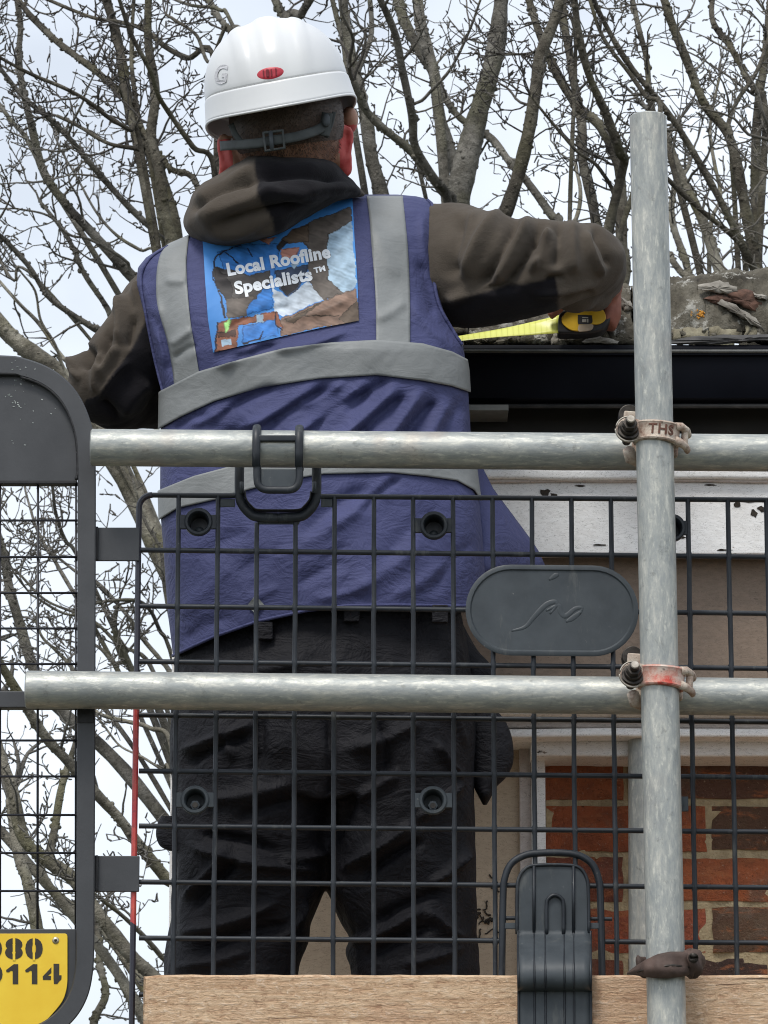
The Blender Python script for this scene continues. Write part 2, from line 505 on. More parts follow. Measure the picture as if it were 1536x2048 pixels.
# bricks
pxm = YW * 1.006 / FPX
def rgb(c): return (c[0], c[1], c[2], 1)
PAL = {'o': (0.45, 0.145, 0.06), 'r': (0.41, 0.118, 0.062), 'd': (0.27, 0.088, 0.06), 'b': (0.15, 0.088, 0.062), 'k': (0.055, 0.042, 0.034)}
rowsA = [(1092, 1246), (1259, 1532), (1545, 1690), (1704, 1985), (1998, 2140)]
rowsB = [(1094, 1409), (1425, 1712), (1726, 1862), (1876, 2150)]
courses = [('A', 1512, 1600, 'rbbdr'), ('B', 1614, 1702, 'obrd'), ('A', 1716, 1803, 'dorbd'), ('B', 1817, 1904, 'rbdo'),
           ('A', 1918, 2004, 'dkrbo'), ('B', 2018, 2104, 'drob'), ('A', 2118, 2204, 'orbdr'), ('B', 2218, 2304, 'rdbo')]
rng = random.Random(3)
for kind, y0, y1, cols in courses:
    for (x0, x1), cc in zip(rowsA if kind == 'A' else rowsB, cols):
        a, b = P(x0 + rng.uniform(-2, 2), y1 + rng.uniform(-2, 2), YW), P(x1 + rng.uniform(-2, 2), y0 + rng.uniform(-2, 2), YW)
        yf = YW - rng.uniform(0.004, 0.009)
        mb = MB()
        nx, nz = 9, 4
        fr = []
        for i in range(nz + 1):
            fr.append([(a.x + (b.x - a.x) * j / nx + rng.uniform(-.0015, .0015), yf + rng.uniform(-.0018, .0018) + (rng.uniform(.002, .007) if j in (0, nx) or i in (0, nz) else 0),
                        a.z + (b.z - a.z) * i / nz + rng.uniform(-.0015, .0015)) for j in range(nx + 1)])
        mb.grid(fr)
        # sides running back into the wall
        ring = [fr[0][j] for j in range(nx + 1)] + [fr[i][nx] for i in range(1, nz + 1)] + [fr[nz][j] for j in range(nx - 1, -1, -1)] + [fr[i][0] for i in range(nz - 1, 0, -1)]
        mb.grid([ring, [(p[0], YW + 0.05, p[2]) for p in ring]], cu=True)
        o = mb.build('brick', M['brick'], wall, auto=50)
        c = PAL[cc]; k = rng.uniform(0.88, 1.12)
        o.color = (c[0] * k, c[1] * k * rng.uniform(.9, 1.15), c[2] * k, 1)
# tan boarded bay left of the bricks
ytan = 5.945
mb = MB()
xt1 = P(1040, 1700, ytan).x
mb.box(xl, xt1, ytan, YW + 3.5, 0.0, P(700, 1115, ytan).z)
mb.build('boarded_bay', M['tan'], house)
for (a, b, yy, mt) in ((1040, 1064, ytan - 0.012, 'pink_white'), (1064, 1092, ytan - 0.028, 'white_paint')):
    mb = MB(); mb.box(P(a, 1700, yy).x, P(b, 1700, yy).x, yy, YW + 0.03, 0.3, P(a, 1412, yy).z)
    mb.build('trim_board', M[mt], house, bevel=0.002)
mb = MB(); mb.box(xl - 0.009, xl, ytan - 0.01, YW + 0.2, 0.3, P(347, 1130, ytan).z); mb.build('trim_board', M['white_paint'], house, bevel=0.002)
# mould spots on the boarding
mould = simple('black_mould', (0.015, 0.012, 0.01, 1), (0.05, 0.04, 0.03, 1), 200, 0.95, 0.2)
rng = random.Random(12)
mb = MB()
for (cx, cy, nn) in ((965, 1830, 8), (975, 1870, 5), (955, 1850, 5), (985, 1760, 3)):
    for i in range(nn):
        x, y = cx + rng.gauss(0, 9), cy + rng.gauss(0, 14)
        path = [P(x, y, ytan - 0.0015)]
        an = rng.uniform(0, 6.28)
        for k in range(rng.randint(3, 6)):
            an += rng.uniform(-1.1, 1.1); x += math.cos(an) * 4; y += math.sin(an) * 4
            path.append(P(x, y, ytan - 0.0015))
        mb.tube(path, rng.uniform(0.0007, 0.0018), 4)
mb.build('mould_stain', mould, house)

def hboard(name, y0, y1, Yf, Yb, mat, x0=-1, bev=0.003, tilt=0.0, parent=house):
    """long board whose face the photo shows between rows y0 and y1"""
    z1, z0 = P(1240, y0, Yf).z, P(1240, y1, Yf).z
    xa = xl + 0.02 if x0 == -1 else x0
    mb = MB()
    k = 60
    rows = []
    rr = random.Random(hash((y0, y1)) % 999)
    prof = [(Yb, z1), (Yf, z1), (Yf, z0), (Yb, z0)]
    for i in range(k + 1):
        x = xa + (xr - xa) * i / k
        w = rr.uniform(-0.0012, 0.0012)
        rows.append([(x, y, z + w) for (y, z) in prof])
    mb.grid(rows, cu=True)
    mb.add(rows[0], [(0, 1, 2, 3)]); mb.add(rows[-1], [(3, 2, 1, 0)])
    return mb.build(name, mat, parent, bevel=bev)

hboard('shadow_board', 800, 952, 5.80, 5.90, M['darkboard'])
hboard('fascia_board', 962, 1108, 5.785, 5.815, M['white_paint'])
hboard('moulding', 938, 957, 5.770, 5.80, M['white_paint'], bev=0.004)
hboard('moulding', 957, 964, 5.778, 5.80, M['pink_white'], bev=0.002)
hboard('frieze_board', 1095, 1404, 5.835, 5.90, M['frieze'])
hboard('moulding', 1398, 1428, 5.815, 5.93, M['white_paint'], bev=0.004)
hboard('moulding', 1430, 1456, 5.845, 5.95, M['pink_white'], bev=0.003)
hboard('moulding', 1456, 1474, 5.835, 5.95, M['white_paint'], bev=0.004)
hboard('moulding', 1478, 1512, 5.875, 5.99, M['white_paint'], bev=0.005, x0=P(1062, 1490, 5.875).x)
hboard('moulding', 1472, 1480, 5.89, 5.99, M['pink_white'], bev=0.002, x0=P(1062, 1490, 5.89).x)
# lifted paint curls on the fascia
crg = random.Random(31)
for (cx, cy, w, h, mt) in ((1090, 986, 14, 9, 0), (1108, 990, 10, 4, 0), (1012, 961, 9, 7, 1), (1500, 1000, 20, 5, 0), (1476, 1010, 8, 6, 0), (1524, 1018, 10, 7, 0), (1508, 1026, 7, 9, 0), (1366, 1075, 6, 3, 0), (1200, 1090, 14, 2, 0), (1445, 1100, 18, 2.5, 0), (1030, 1085, 12, 2, 0), (1160, 972, 12, 2, 0), (1420, 970, 16, 2, 0)):
    mb = MB(); y0 = 5.7842
    pts = []
    for k in range(11):
        a = 2 * math.pi * k / 11; q = crg.uniform(.55, 1.15)
        pts.append(P(cx + w * q * math.cos(a), cy + h * q * math.sin(a), y0 - .0015 * max(0, math.sin(a + 3.5))))
    mb.extrude(pts, (0, 0.0012, 0))
    mb.build('paint_chip', [mould, M['white_paint']][mt], house)

# gutter
gz = lambda py, Y: P(1240, py, Y).z
prof = [(5.800, gz(694, 5.80)), (5.712, gz(690, 5.712)), (5.708, gz(697, 5.708)), (5.708, gz(710, 5.708)), (5.714, gz(713, 5.714)),
        (5.716, gz(760, 5.716)), (5.724, gz(796, 5.724)), (5.738, gz(808, 5.738)), (5.800, gz(812, 5.80))]
mb = MB()
xa = P(440, 700, 5.72).x
mb.grid([[(x, y, z) for (y, z) in prof] for x in (xa, xr)], cu=True)
mb.add([(xa, y, z) for (y, z) in prof], [tuple(range(len(prof)))])
gut = mb.build('gutter', M['gutter'], house, auto=30)
mb = MB(); mb.tube([(xa, 5.709, gz(703, 5.709)), (xr, 5.709, gz(703, 5.709))], [(0.0045, 0.003)] * 2, 8); mb.build('gutter_rim', M['gutter_lip'], gut, smooth=True)
mb = MB(); mb.tube([(xa, 5.735, gz(812, 5.735)), (xr, 5.735, gz(812, 5.735))], 0.0035, 8)
mb.build('gutter_rim', M['slate'], gut, smooth=True)
mb = MB(); mb.box(P(900, 815, 5.72).x, P(1017, 815, 5.72).x, 5.72, 5.79, P(940, 821, 5.72).z, P(940, 809, 5.72).z); mb.build('bracket_strip', M['gutter_lip'], gut, bevel=0.001)

# roof
mb = MB()
zr = P(1240, 690, 5.74).z
mb.add([(xl + .12, 5.80, zr - .004), (xr, 5.80, zr - .004), (xr, 9.6, zr + 0.72), (xl + .12, 9.6, zr + 0.72)], [(0, 1, 2, 3)])
mb.add([(xl + .12, 5.80, zr - .06), (xr, 5.80, zr - .06), (xr, 9.6, zr + 0.66), (xl + .12, 9.6, zr + 0.66)], [(0, 1, 2, 3)])
roof = mb.build('roof', M['tile'], house)
def top_py(px): return float(np.interp(px, [300, 940, 1130, 1240, 1340, 1430, 1536, 1700, 2400], [600, 596, 592, 583, 576, 566, 553, 556, 560]))
tr = random.Random(8)
edges = [450, 640, 934, 1262, 1560, 1860, 2160, 2460]
from mathutils import noise as mno
for x0, x1 in zip(edges[:-1], edges[1:]):
    mb = MB()
    k = 90
    rows = []
    for i in range(k + 1):
        px = x0 + 3 + (x1 - x0 - 6) * i / k
        tp = top_py(px) + 3 * math.sin(px * 0.021)
        zb = P(px, 676 - 4 * math.sin(px * 0.013), 5.735).z; ztop = P(px, tp, 5.83).z
        row = []
        for j in range(25):
            a = j / 24.0
            if a < 0.72:
                th = a / 0.72 * math.pi / 2
                y = 5.835 - 0.105 * math.cos(th) ** 0.8; z = zb + (ztop - zb) * math.sin(th) ** 0.9
            else:
                q = (a - 0.72) / 0.28
                y = 5.835 + 0.42 * q; z = ztop + 0.03 * q - 0.012 * math.sin(q * 3.1)
            nz = mno.noise(Vector((px * 0.02, j * 0.3, 3.0))) * 0.008 + mno.noise(Vector((px * 0.07, j * 1.0, 9.0))) * 0.0045 + mno.noise(Vector((px * 0.19, j * 2.3, 5.0))) * 0.0022
            row.append((P(px, 640, 5.78).x, y - nz, z + nz))
        rows.append(row)
    mb.grid(rows)
    o = mb.build('roof_tile', M['tile'], roof, smooth=True, solid=0.012)
# mortar bedding below the tiles
mpx = 936.0
while mpx < 2250:
    px = mpx
    h = tr.uniform(20, 34)
    y1 = 688 - (6 if px > 1330 else 0)
    w = tr.uniform(16, 62)
    mpx += w + tr.uniform(1, 6)
    mb = MB()
    pts = []
    nn = 7
    for r_ in range(4):
        row = []
        for c_ in range(nn):
            row.append(P(px + w * c_ / (nn - 1) + tr.uniform(-3, 3), y1 - h * r_ / 3 + tr.uniform(-3, 3), 5.735 + 0.012 * (r_ == 3) - tr.uniform(0, .009)))
        pts.append(row)
    mb.grid(pts)
    mb.build('mortar_bed', M['mortar_yellow'] if px > 1300 and tr.random() < .55 else M['tile'], roof, smooth=True, solid=0.02)
# broken tile pieces
M['hollow'] = simple('broken_clay_hollow', (0.05, 0.028, 0.020, 1), (0.16, 0.085, 0.06, 1), 60, 0.95, 0.8, 0.003)
def shard(name, outline, Y0, Y1, mat, par, th=0.008):
    """rough-edged piece: jittered outline round a raised, uneven face"""
    o_ = smooth_path(list(outline) + [outline[0]], 4)[:-1]
    cx_, cy_ = o_.mean(0)
    n_ = len(o_)
    ja = [tr.uniform(-2.2, 2.2) for _ in range(2 * n_)]
    rim = [(x + ja[2 * i], y + ja[2 * i + 1]) for i, (x, y) in enumerate(o_)]
    ym = (Y0 + Y1) / 2
    mb = MB(); rows = []
    rows.append([P(x, y, ym + th) for x, y in rim])
    for k, dy in ((1.0, 0.001), (0.72, -0.002), (0.4, -0.003), (0.02, -0.003)):
        rows.append([P(cx_ + (x - cx_) * k, cy_ + (y - cy_) * k, ym + dy + tr.uniform(-.0015, .0015) * (k > .1)) for x, y in rim])
    mb.grid(rows, cu=True)
    return mb.build(name, mat, par, auto=60)
shard('broken_flake', [(1396, 570), (1430, 562), (1462, 568), (1476, 582), (1455, 588), (1420, 584), (1400, 579)], 5.715, 5.735, M['flake'], roof)
shard('broken_flake', [(1432, 606), (1452, 600), (1490, 622), (1516, 642), (1528, 660), (1510, 652), (1470, 628)], 5.712, 5.725, M['flake'], roof)
shard('broken_hollow', [(1450, 584), (1500, 580), (1522, 606), (1514, 626), (1478, 610), (1462, 598)], 5.722, 5.730, M['hollow'], roof)
shard('broken_flake', [(1408, 596), (1440, 590), (1470, 600), (1445, 612), (1424, 606)], 5.724, 5.730, M['hollow'], roof)
shard('broken_flake', [(1505, 585), (1530, 590), (1532, 600), (1512, 596)], 5.715, 5.73, M['flake'], roof)
shard('broken_flake', [(1164, 684), (1180, 676), (1210, 674), (1236, 682), (1230, 688), (1190, 688)], 5.712, 5.72, M['flake'], roof)
shard('broken_flake', [(1106, 664), (1128, 660), (1130, 688), (1104, 690)], 5.714, 5.722, M['flake'], roof)
shard('broken_flake', [(1244, 596), (1262, 606), (1266, 618), (1246, 618)], 5.725, 5.735, M['flake'], roof)
shard('undercloak_slate', [(1345, 688), (1350, 679), (1420, 672), (1540, 668), (1640, 668), (1640, 682), (1520, 684), (1420, 690)], 5.706, 5.715, M['slate'], roof)
rg = random.Random(2)
mb = MB()
for k in range(46):
    a, q = rg.uniform(0, 6.28), rg.random() ** .5
    x, y = 1393 + 17 * q * math.cos(a), 629 + 9 * q * math.sin(a)
    mb.ell(P(x, y, 5.7275), rg.uniform(.0012, .0026), 0.0025, rg.uniform(.0012, .0024), 6, 4)
mb.build('lichen_patch', M['lichen'], roof)
mb = MB()
for k in range(170):
    x = rg.uniform(936, 1560); y = 686 - abs(rg.gauss(0, 9)) - (4 if x > 1340 else 0)
    w_ = rg.uniform(.0015, .0055)
    mb.ell(P(x, y, 5.729 - rg.uniform(0, .008)), w_ * rg.uniform(.8, 2.2), w_, w_ * rg.uniform(.5, 1.1), 6, 4, Matrix.Rotation(rg.uniform(-.6, .6), 3, 'Y'))
o = mb.build('moss_debris', M['tile'], roof); o['kind'] = 'stuff'

# ------------------------------------------------------------------ scaffold platform and board
tr = random.Random(5)
for k in range(3):
    y0 = 5.14 + k * 0.232
    mb = MB(); mb.box(-0.62, 2.1, y0, y0 + 0.225, FLOOR - 0.038, FLOOR)
    o = mb.build('scaffold_board', M['wood'], None, bevel=0.003, origin=(0.7, y0, FLOOR - 0.038))
    tag(o, ['timber platform board nearest the mesh guard', 'middle timber platform board under the worker', 'timber platform board nearest the brick wall'][k], 'board', 'scaffold platform boards')
for x, lab in ((0.365, 'galvanised cross tube under the platform beside the upright'), (-0.55, 'galvanised cross tube under the left end of the platform')):
    mb = MB(); mb.pipe((x, 4.93, FLOOR - 0.038 - TUBE - .001), (x, 5.93, FLOOR - 0.038 - TUBE - .001), TUBE, 0.0205)
    o = mb.build('transom_tube', M['galv_x'], None, auto=40, origin=(x, 5.0, FLOOR - .1)); tag(o, lab, 'scaffold tube', 'cross tubes under the platform')

zt1 = P(290, 1949, YL).z
mb = MB()
xa, xb = P(287, 1960, YL).x, 2.1
kk, rows = 120, []
rr = random.Random(4)
for i in range(kk + 1):
    x = xa + (xb - xa) * i / kk
    w, w2 = rr.uniform(-.0006, .0006), rr.uniform(-.0005, .0005)
    if i == 0: w -= 0.002
    zz = zt1 + (x - xa) * -0.001
    rows.append([(x + (rr.uniform(-.002, .002) if i == 0 else 0), YL + 0.0 + w2, zz - 0.30), (x, YL + w2, zz - 0.1), (x + (0.003 if i == 0 else 0), YL + w2, zz - 0.003 + w), (x, YL + 0.003, zz + w), (x, YL + 0.036, zz + w), (x, YL + 0.038, zz - 0.3)])
mb.grid(rows, cu=True); mb.add(rows[0], [tuple(range(6))]); mb.add(rows[-1], [tuple(range(5, -1, -1))])
o = mb.build('toe_board', M['wood'], None, auto=40)
tag(o, 'rough sawn timber toe board along the bottom of the picture', 'board')

# ------------------------------------------------------------------ scaffold tubes
def tube_thing(name, a, b, mat, label, grp):
    mb = MB(); mb.pipe(a, b, TUBE, 0.0205, 48)
    o = mb.build(name, mat, None, auto=40)
    return tag(o, label, 'scaffold tube', grp)
ta, tb = P(1296, 233, YS), P(1333.5, 2048, YS)
tb2 = ta + (tb - ta) * ((ta.z - 0.0) / (ta.z - tb.z))
o = tube_thing('scaffold_upright', tb2, ta, M['galv_z'], 'tall pale galvanised upright tube rising in front of both rails', 'scaffold tubes')
ia, ib = P(1287, 905, 5.87), P(1290, 1900, 5.87)
ib2 = ia + (ib - ia) * (ia.z / (ia.z - ib.z))
tube_thing('scaffold_upright', ib2, ia, M['galv_z'], 'shorter grey upright tube close to the wall behind the front upright', 'scaffold tubes')
la, lb = P(182, 895, YL), P(1536, 906, YL)
lb2 = la + (lb - la) * 1.8
tube_thing('guard_rail_tube', la, lb2, M['galv_x'], 'upper horizontal guard rail tube carrying the mesh guard hook', 'scaffold tubes')
ma, mbb = P(52, 1379, YL), P(1536, 1394, YL)
mb2 = ma + (mbb - ma) * 1.8
tube_thing('guard_rail_tube', ma, mb2, M['galv_x'], 'lower horizontal guard rail tube with its cut end at left', 'scaffold tubes')
SLEDGE = (lb - la).normalized()

# ------------------------------------------------------------------ couplers
def coupler(px, py, roll, strapm, label, letters):
    body = M['rusty']
    c = P(px, py, YS)
    th = thing('scaffold_coupler', label, 'coupler', c, 'couplers on the upright')
    rx = Vector((math.cos(roll), 0, -math.sin(roll))); rz = Vector((math.sin(roll), 0, math.cos(roll))); ry = Vector((0, 1, 0))
    L = lambda x, y, z: c + rx * x + ry * y + rz * z
    # strap round the front of the upright, flaring into ears
    mb = MB()
    rows = []
    prof = [(-15, 0.0), (-13.5, 0.0040), (-11.5, 0.0048), (-9, 0.0035), (9, 0.0035), (11.5, 0.0048), (13.5, 0.0040), (15, 0.0)]
    na = 40
    for i in range(na + 1):
        a = R(-108 + 216 * i / na)
        row = []
        for z, t in prof:
            rr = TUBE + 0.0012 + t
            row.append(L(math.sin(a) * rr, -math.cos(a) * rr, z / 1000.0 * (1.0 - 0.12 * math.cos(a))))
        row += [L(math.sin(a) * (TUBE + .0006), -math.cos(a) * (TUBE + .0006), z) for z in (0.013, -0.013)]
        rows.append(row)
    mb.grid(rows, cu=True)
    mb.build('strap', strapm, th, auto=45)
    # left ear, washer, nut and bolt
    mb = MB()
    o_ = []
    for k in range(14):
        a = R(70 + 220 * k / 13)
        o_.append(L(-0.037 + 0.0165 * math.cos(a), -0.012, 0.001 + 0.0155 * math.sin(a)))
    o_ += [L(-0.022, -0.016, -0.0135), L(-0.022, -0.016, 0.0135)]
    mb.extrude(o_, (0, 0.012, 0)); mb.build('ear', body, th, bevel=0.002)
    bd = Vector((0.05, -1, 0.30)).normalized(); b0 = L(-0.037, -0.012, 0.0)
    a1, a2 = frame_of(bd)
    mb = MB(); mb.tube([b0 - bd * .002, b0 + bd * .003, b0 + bd * .0032, b0 + bd * .009], [0.0145, 0.0145, 0.0115, 0.0105], 24); mb.build('washer', M['bolt'], th, auto=35)
    mb = MB(); mb.tube([b0 + bd * .007, b0 + bd * .018], 0.0098, 6); mb.build('nut', M['bolt'], th, bevel=0.0012)
    mb = MB(); mb.tube([b0 - bd * .03, b0 + bd * .027], 0.0058, 14); bo = mb.build('bolt', M['bolt'], th, auto=40)
    mb = MB(); mb.tube([b0 + bd * .0271, b0 + bd * .0285], [0.0056, 0.0046], 14); mb.build('bolt_tip', M['bolt_tip'], bo, auto=40)
    # thin bright rim over the washer
    mb = MB(); mb.tube([L(-0.037 + 0.0165 * math.cos(R(a)), -0.019, 0.0155 * math.sin(R(a))) for a in range(70, 175, 8)], 0.0012, 6); mb.build('ear_rim', M['bolt_tip'], th, smooth=True)
    mb = MB(); mb.tube([L(-0.037 + 0.0170 * math.cos(R(a)), -0.017, 0.0165 * math.sin(R(a))) for a in range(185, 300, 8)], 0.0014, 6); mb.build('ear_rim', M['bolt_tip'], th, smooth=True)
    # right ear: two prongs and a hinge pin
    for s in (1, -1):
        mb = MB()
        mb.tube([L(0.022, -0.014, 0.0085 * s), L(0.030, -0.009, 0.0105 * s), L(0.038, -0.001, 0.0105 * s - .003), L(0.041, 0.010, 0.010 * s - .005)], [(0.0052, 0.0058), (0.005, 0.0055), (0.0045, 0.005), (0.004, 0.005)], 10)
        mb.build('hinge_prong', body, th, smooth=True)
    mb = MB(); mb.tube([L(0.0355, -0.002, -0.014), L(0.0355, -0.002, 0.012)], 0.0046, 14); mb.build('hinge_pin', M['rusty'], th, auto=40)
    # body between the tubes and band on the rail
    mb = MB(); mb.obox(L(0, 0.030, 0.0), rx, ry, rz, 0.030, 0.0065, 0.021); mb.build('body', body, th, bevel=0.003)
    mb = MB()
    rows = []
    for i in range(31):
        a = R(-115 + 230 * i / 30)
        rows.append([L(x, YL - YS + math.cos(a) * q, math.sin(a) * q) for (x, q) in ((-0.019, TUBE + .0006), (-0.019, TUBE + .004), (0.019, TUBE + .004), (0.019, TUBE + .0006))])
    mb.grid(rows, cu=True); mb.build('rail_band', body, th, auto=45)
    mb = MB(); mb.tube([L(-0.036, 0.040, 0.034), L(-0.036, 0.062, 0.034)], 0.0135, 20); mb.build('rear_nut', M['bolt'], th, bevel=0.0015)
    mb = MB(); mb.obox(L(-0.030, 0.035, 0.024), rx, ry, rz, 0.013, 0.006, 0.012); mb.build('lug', body, th, bevel=0.002)
    mb = MB(); mb.tube([L(-0.034, 0.015, -0.020), L(-0.030, 0.026, -0.027), L(-0.018, 0.036, -0.030)], [0.008, 0.009, 0.007], 10); mb.build('lug', body, th, smooth=True)
    if letters:
        V, F = text_geo(letters, 0.02, 1.1)
        V = V - (V.min(0) + V.max(0)) / 2; V = V / np.ptp(V[:, 1]) * 0.0135
        mb = MB(); rr = TUBE + 0.0012 + 0.0040
        mb.add([L(math.sin((x + .004) / rr) * rr, -math.cos((x + .004) / rr) * rr, z + 0.001) for x, z in V], F)
        mb.build('raised_letters', M['rust_dark'], th, solid=0.0008)
    return th
coupler(1314, 869, R(5), M['rusty'], 'pale rusty coupler clamping the upright to the upper rail', 'THS')
coupler(1323, 1357, R(4), M['rustyred'], 'coupler with red paint clamping the upright to the lower rail', None)

# ------------------------------------------------------------------ leathery tie at the foot of the upright
tie = thing('tie_wrap', 'brown leathery tie knotted round the upright above the toe board', 'tie', P(1330, 1960, YS))
mb = MB()
rows = []
top_ = interp_tab = [(1253, 1946), (1268, 1934), (1290, 1920), (1315, 1908), (1340, 1903), (1362, 1903), (1380, 1906), (1392, 1910)]
bot_ = [(1253, 1949), (1268, 1950), (1290, 1954), (1315, 1957), (1340, 1957), (1362, 1954), (1380, 1950), (1392, 1946)]
for i in range(41):
    f = i / 40.0
    x = 1254 + 138 * f
    y0 = np.interp(x, *zip(*top_)); y1 = np.interp(x, *zip(*bot_))
    u = np.clip((x - 1333) / 50.0, -1.0, 1.0)
    Yc_ = YS - 0.012 - 0.022 * math.sqrt(max(0.0, 1 - u * u)) + (0.022 if x < 1285 else 0) * (1285 - x) / 32
    row = []
    for k in range(20):
        a = 2 * math.pi * k / 20
        fold = 0.0022 * math.sin(3 * a + f * 5) + 0.0012 * math.sin(f * 31 + a)
        row.append(P(x, (y0 + y1) / 2 - (y1 - y0) / 2 * math.sin(a), Yc_ - (0.0085 * math.sqrt(min(1, (y1 - y0) / 40)) + fold * min(1, (y1 - y0) / 40)) * math.cos(a)))
    rows.append(row)
mb.grid(rows, cu=True); mb.add(rows[0], [tuple(range(20))]); mb.add(rows[-1], [tuple(range(19, -1, -1))])
mb.build('band', M['leather'], tie, smooth=True)
tc = P(1334, 1928, YS)
mb = MB()
mb.tube([(tc.x + math.sin(R(a)) * 0.034, tc.y - math.cos(R(a)) * 0.031, tc.z + 0.003 * math.sin(R(a))) for a in range(75, 290, 12)], [(0.004, 0.014)] * 18, 12)
mb.build('band', M['leather'], tie, smooth=True)
mb = MB()
mb.tube([P(1276, 1944, YS - .022), P(1310, 1934, YS - .040), P(1345, 1931, YS - .042), P(1378, 1934, YS - .030)], [(0.0012, 0.0012), (0.0018, .002), (0.0016, .002), (0.001, .001)], 8)
mb.build('stitched_crease', M['bolt'], tie, smooth=True)
mb = MB()
rk = random.Random(6)
for i in range(13):
    th_ = -math.pi / 2 + math.pi * i / 12
rows = []
for i in range(15):
    th_ = -math.pi / 2 + math.pi * i / 14
    row = []
    for j in range(22):
        ph = 2 * math.pi * j / 22
        k = 1 + 0.16 * math.sin(3 * ph + th_ * 4) * math.cos(th_) + 0.08 * math.sin(7 * ph)
        row.append(P(1384, 1927, YS - .016) + Vector((0.0155 * k * math.cos(th_) * math.cos(ph), 0.017 * k * math.cos(th_) * math.sin(ph), 0.0175 * k * math.sin(th_))))
    rows.append(row)
mb.grid(rows, cu=True)
mb.build('knot', M['leather'], tie, smooth=True)
mb = MB(); mb.tube([P(1386, 1916, YS - .030), P(1388, 1916, YS - .0385), P(1388, 1916, YS - .034)], [0.0065, 0.006, 0.0035], 12, caps=True); mb.build('knot_end', M['bolt'], tie, smooth=True)

# ------------------------------------------------------------------ mesh brick guard
gd = thing('mesh_guard', 'black plastic mesh guard panel hooked on the rails with oval badge', 'mesh guard', P(800, 1990, YM))
XV = [278, 357, 436, 514, 591, 669, 748, 826, 906, 985, 1064, 1143, 1222, 1299, 1376, 1456, 1533, 1611, 1690, 1768]
HV = [(990, 1000), (1100, 1114), (1212, 1227), (1323, 1337), (1430, 1444), (1542, 1555), (1652, 1664), (1764, 1775), (1876, 1886), (1989, 1998)]
def hy(k, px): return HV[k][0] + (HV[k][1] - HV[k][0]) * (px - 278) / 1252.0
XW = [P(x, 1020, YM).x for x in XV]
def at_x(xw, py): # photo column of a vertical bar at row py
    p0 = P(768, py, YM); k = P(769, py, YM).x
    return 768 + xw / k
def bar(path, w, d, mat, n=8):
    """bar of rounded-rectangular section"""
    mb = MB(); mb.tube(path, [(w, d)] * len(path), n, phase=math.pi / 8)
    return mb
zb = P(278, 2090, YM).z
for i, xw in enumerate(XW):
    if i == 0: continue
    segs = [(hy(0, XV[i]), None)]
    x0 = XV[i]
    ztop = P(x0, hy(0, x0), YM).z
    if x0 in (514, 591): ztop = P(x0, 1046, YM).z
    wv = 0.0033
    zs = sorted([P(x0, hy(k_, x0), YM).z for k_ in range(len(HV))], reverse=True)
    pts_, rad_ = [(xw, YM, ztop)], [(wv, .0042)]
    for z_ in zs:
        if z_ > ztop - .006: continue
        for dz, f_ in ((.006, 1), (.002, 1.32), (-.002, 1.32), (-.006, 1)):
            pts_.append((xw + rng.uniform(-.0004, .0004), YM, z_ + dz)); rad_.append((wv * f_, .0042 * (1 + (f_ - 1) * .4)))
    pts_.append((xw, YM, zb)); rad_.append((wv, .0042))
    mb = MB(); mb.tube(pts_, rad_, 8, phase=math.pi / 8)
    if x0 in (1064, 1143):      # broken by the oval badge is behind it, so the bar runs on
        pass
    mb.build('vertical_bar', M['plastic'], gd, auto=50)
# left edge bar with rounded corner into the top bar
x0 = XW[0]
cz = P(278, 990, YM).z
pth = [(x0, YM, zb)] + [(x0, YM, cz - 0.017)] + [(x0 + 0.017 - 0.017 * math.cos(R(a)), YM, cz - 0.017 + 0.017 * math.sin(R(a))) for a in (15, 30, 45, 60, 75)]
mb = bar(pth + [(x0 + 0.017, YM, cz)], 0.0040, 0.005, None); mb.build('edge_bar', M['red_bar'], gd, auto=50)
for k in range(len(HV)):
    xs = [278, 1768]
    a, b = P(278 if k else 304, hy(k, 278 if k else 304), YM + .0005), P(1768, hy(k, 1768), YM + .0005)
    pieces = [(a, b)]
    if k == 0: pieces = [(a, P(478, hy(0, 478), YM)), (P(640, hy(0, 640), YM), b)]
    if k == 8: pieces = [(a, P(1004, hy(8, 1004), YM)), (P(1200, hy(8, 1200), YM), b)]
    for p, q in pieces:
        bar([p, q], 0.0037, 0.0034, None).build('horizontal_bar', M['plastic'], gd, auto=50)
bar([P(998, 1836, YM - .002), P(1224, 1838, YM - .002)], 0.0026, 0.0026, None).build('horizontal_bar', M['plastic'], gd, auto=50)
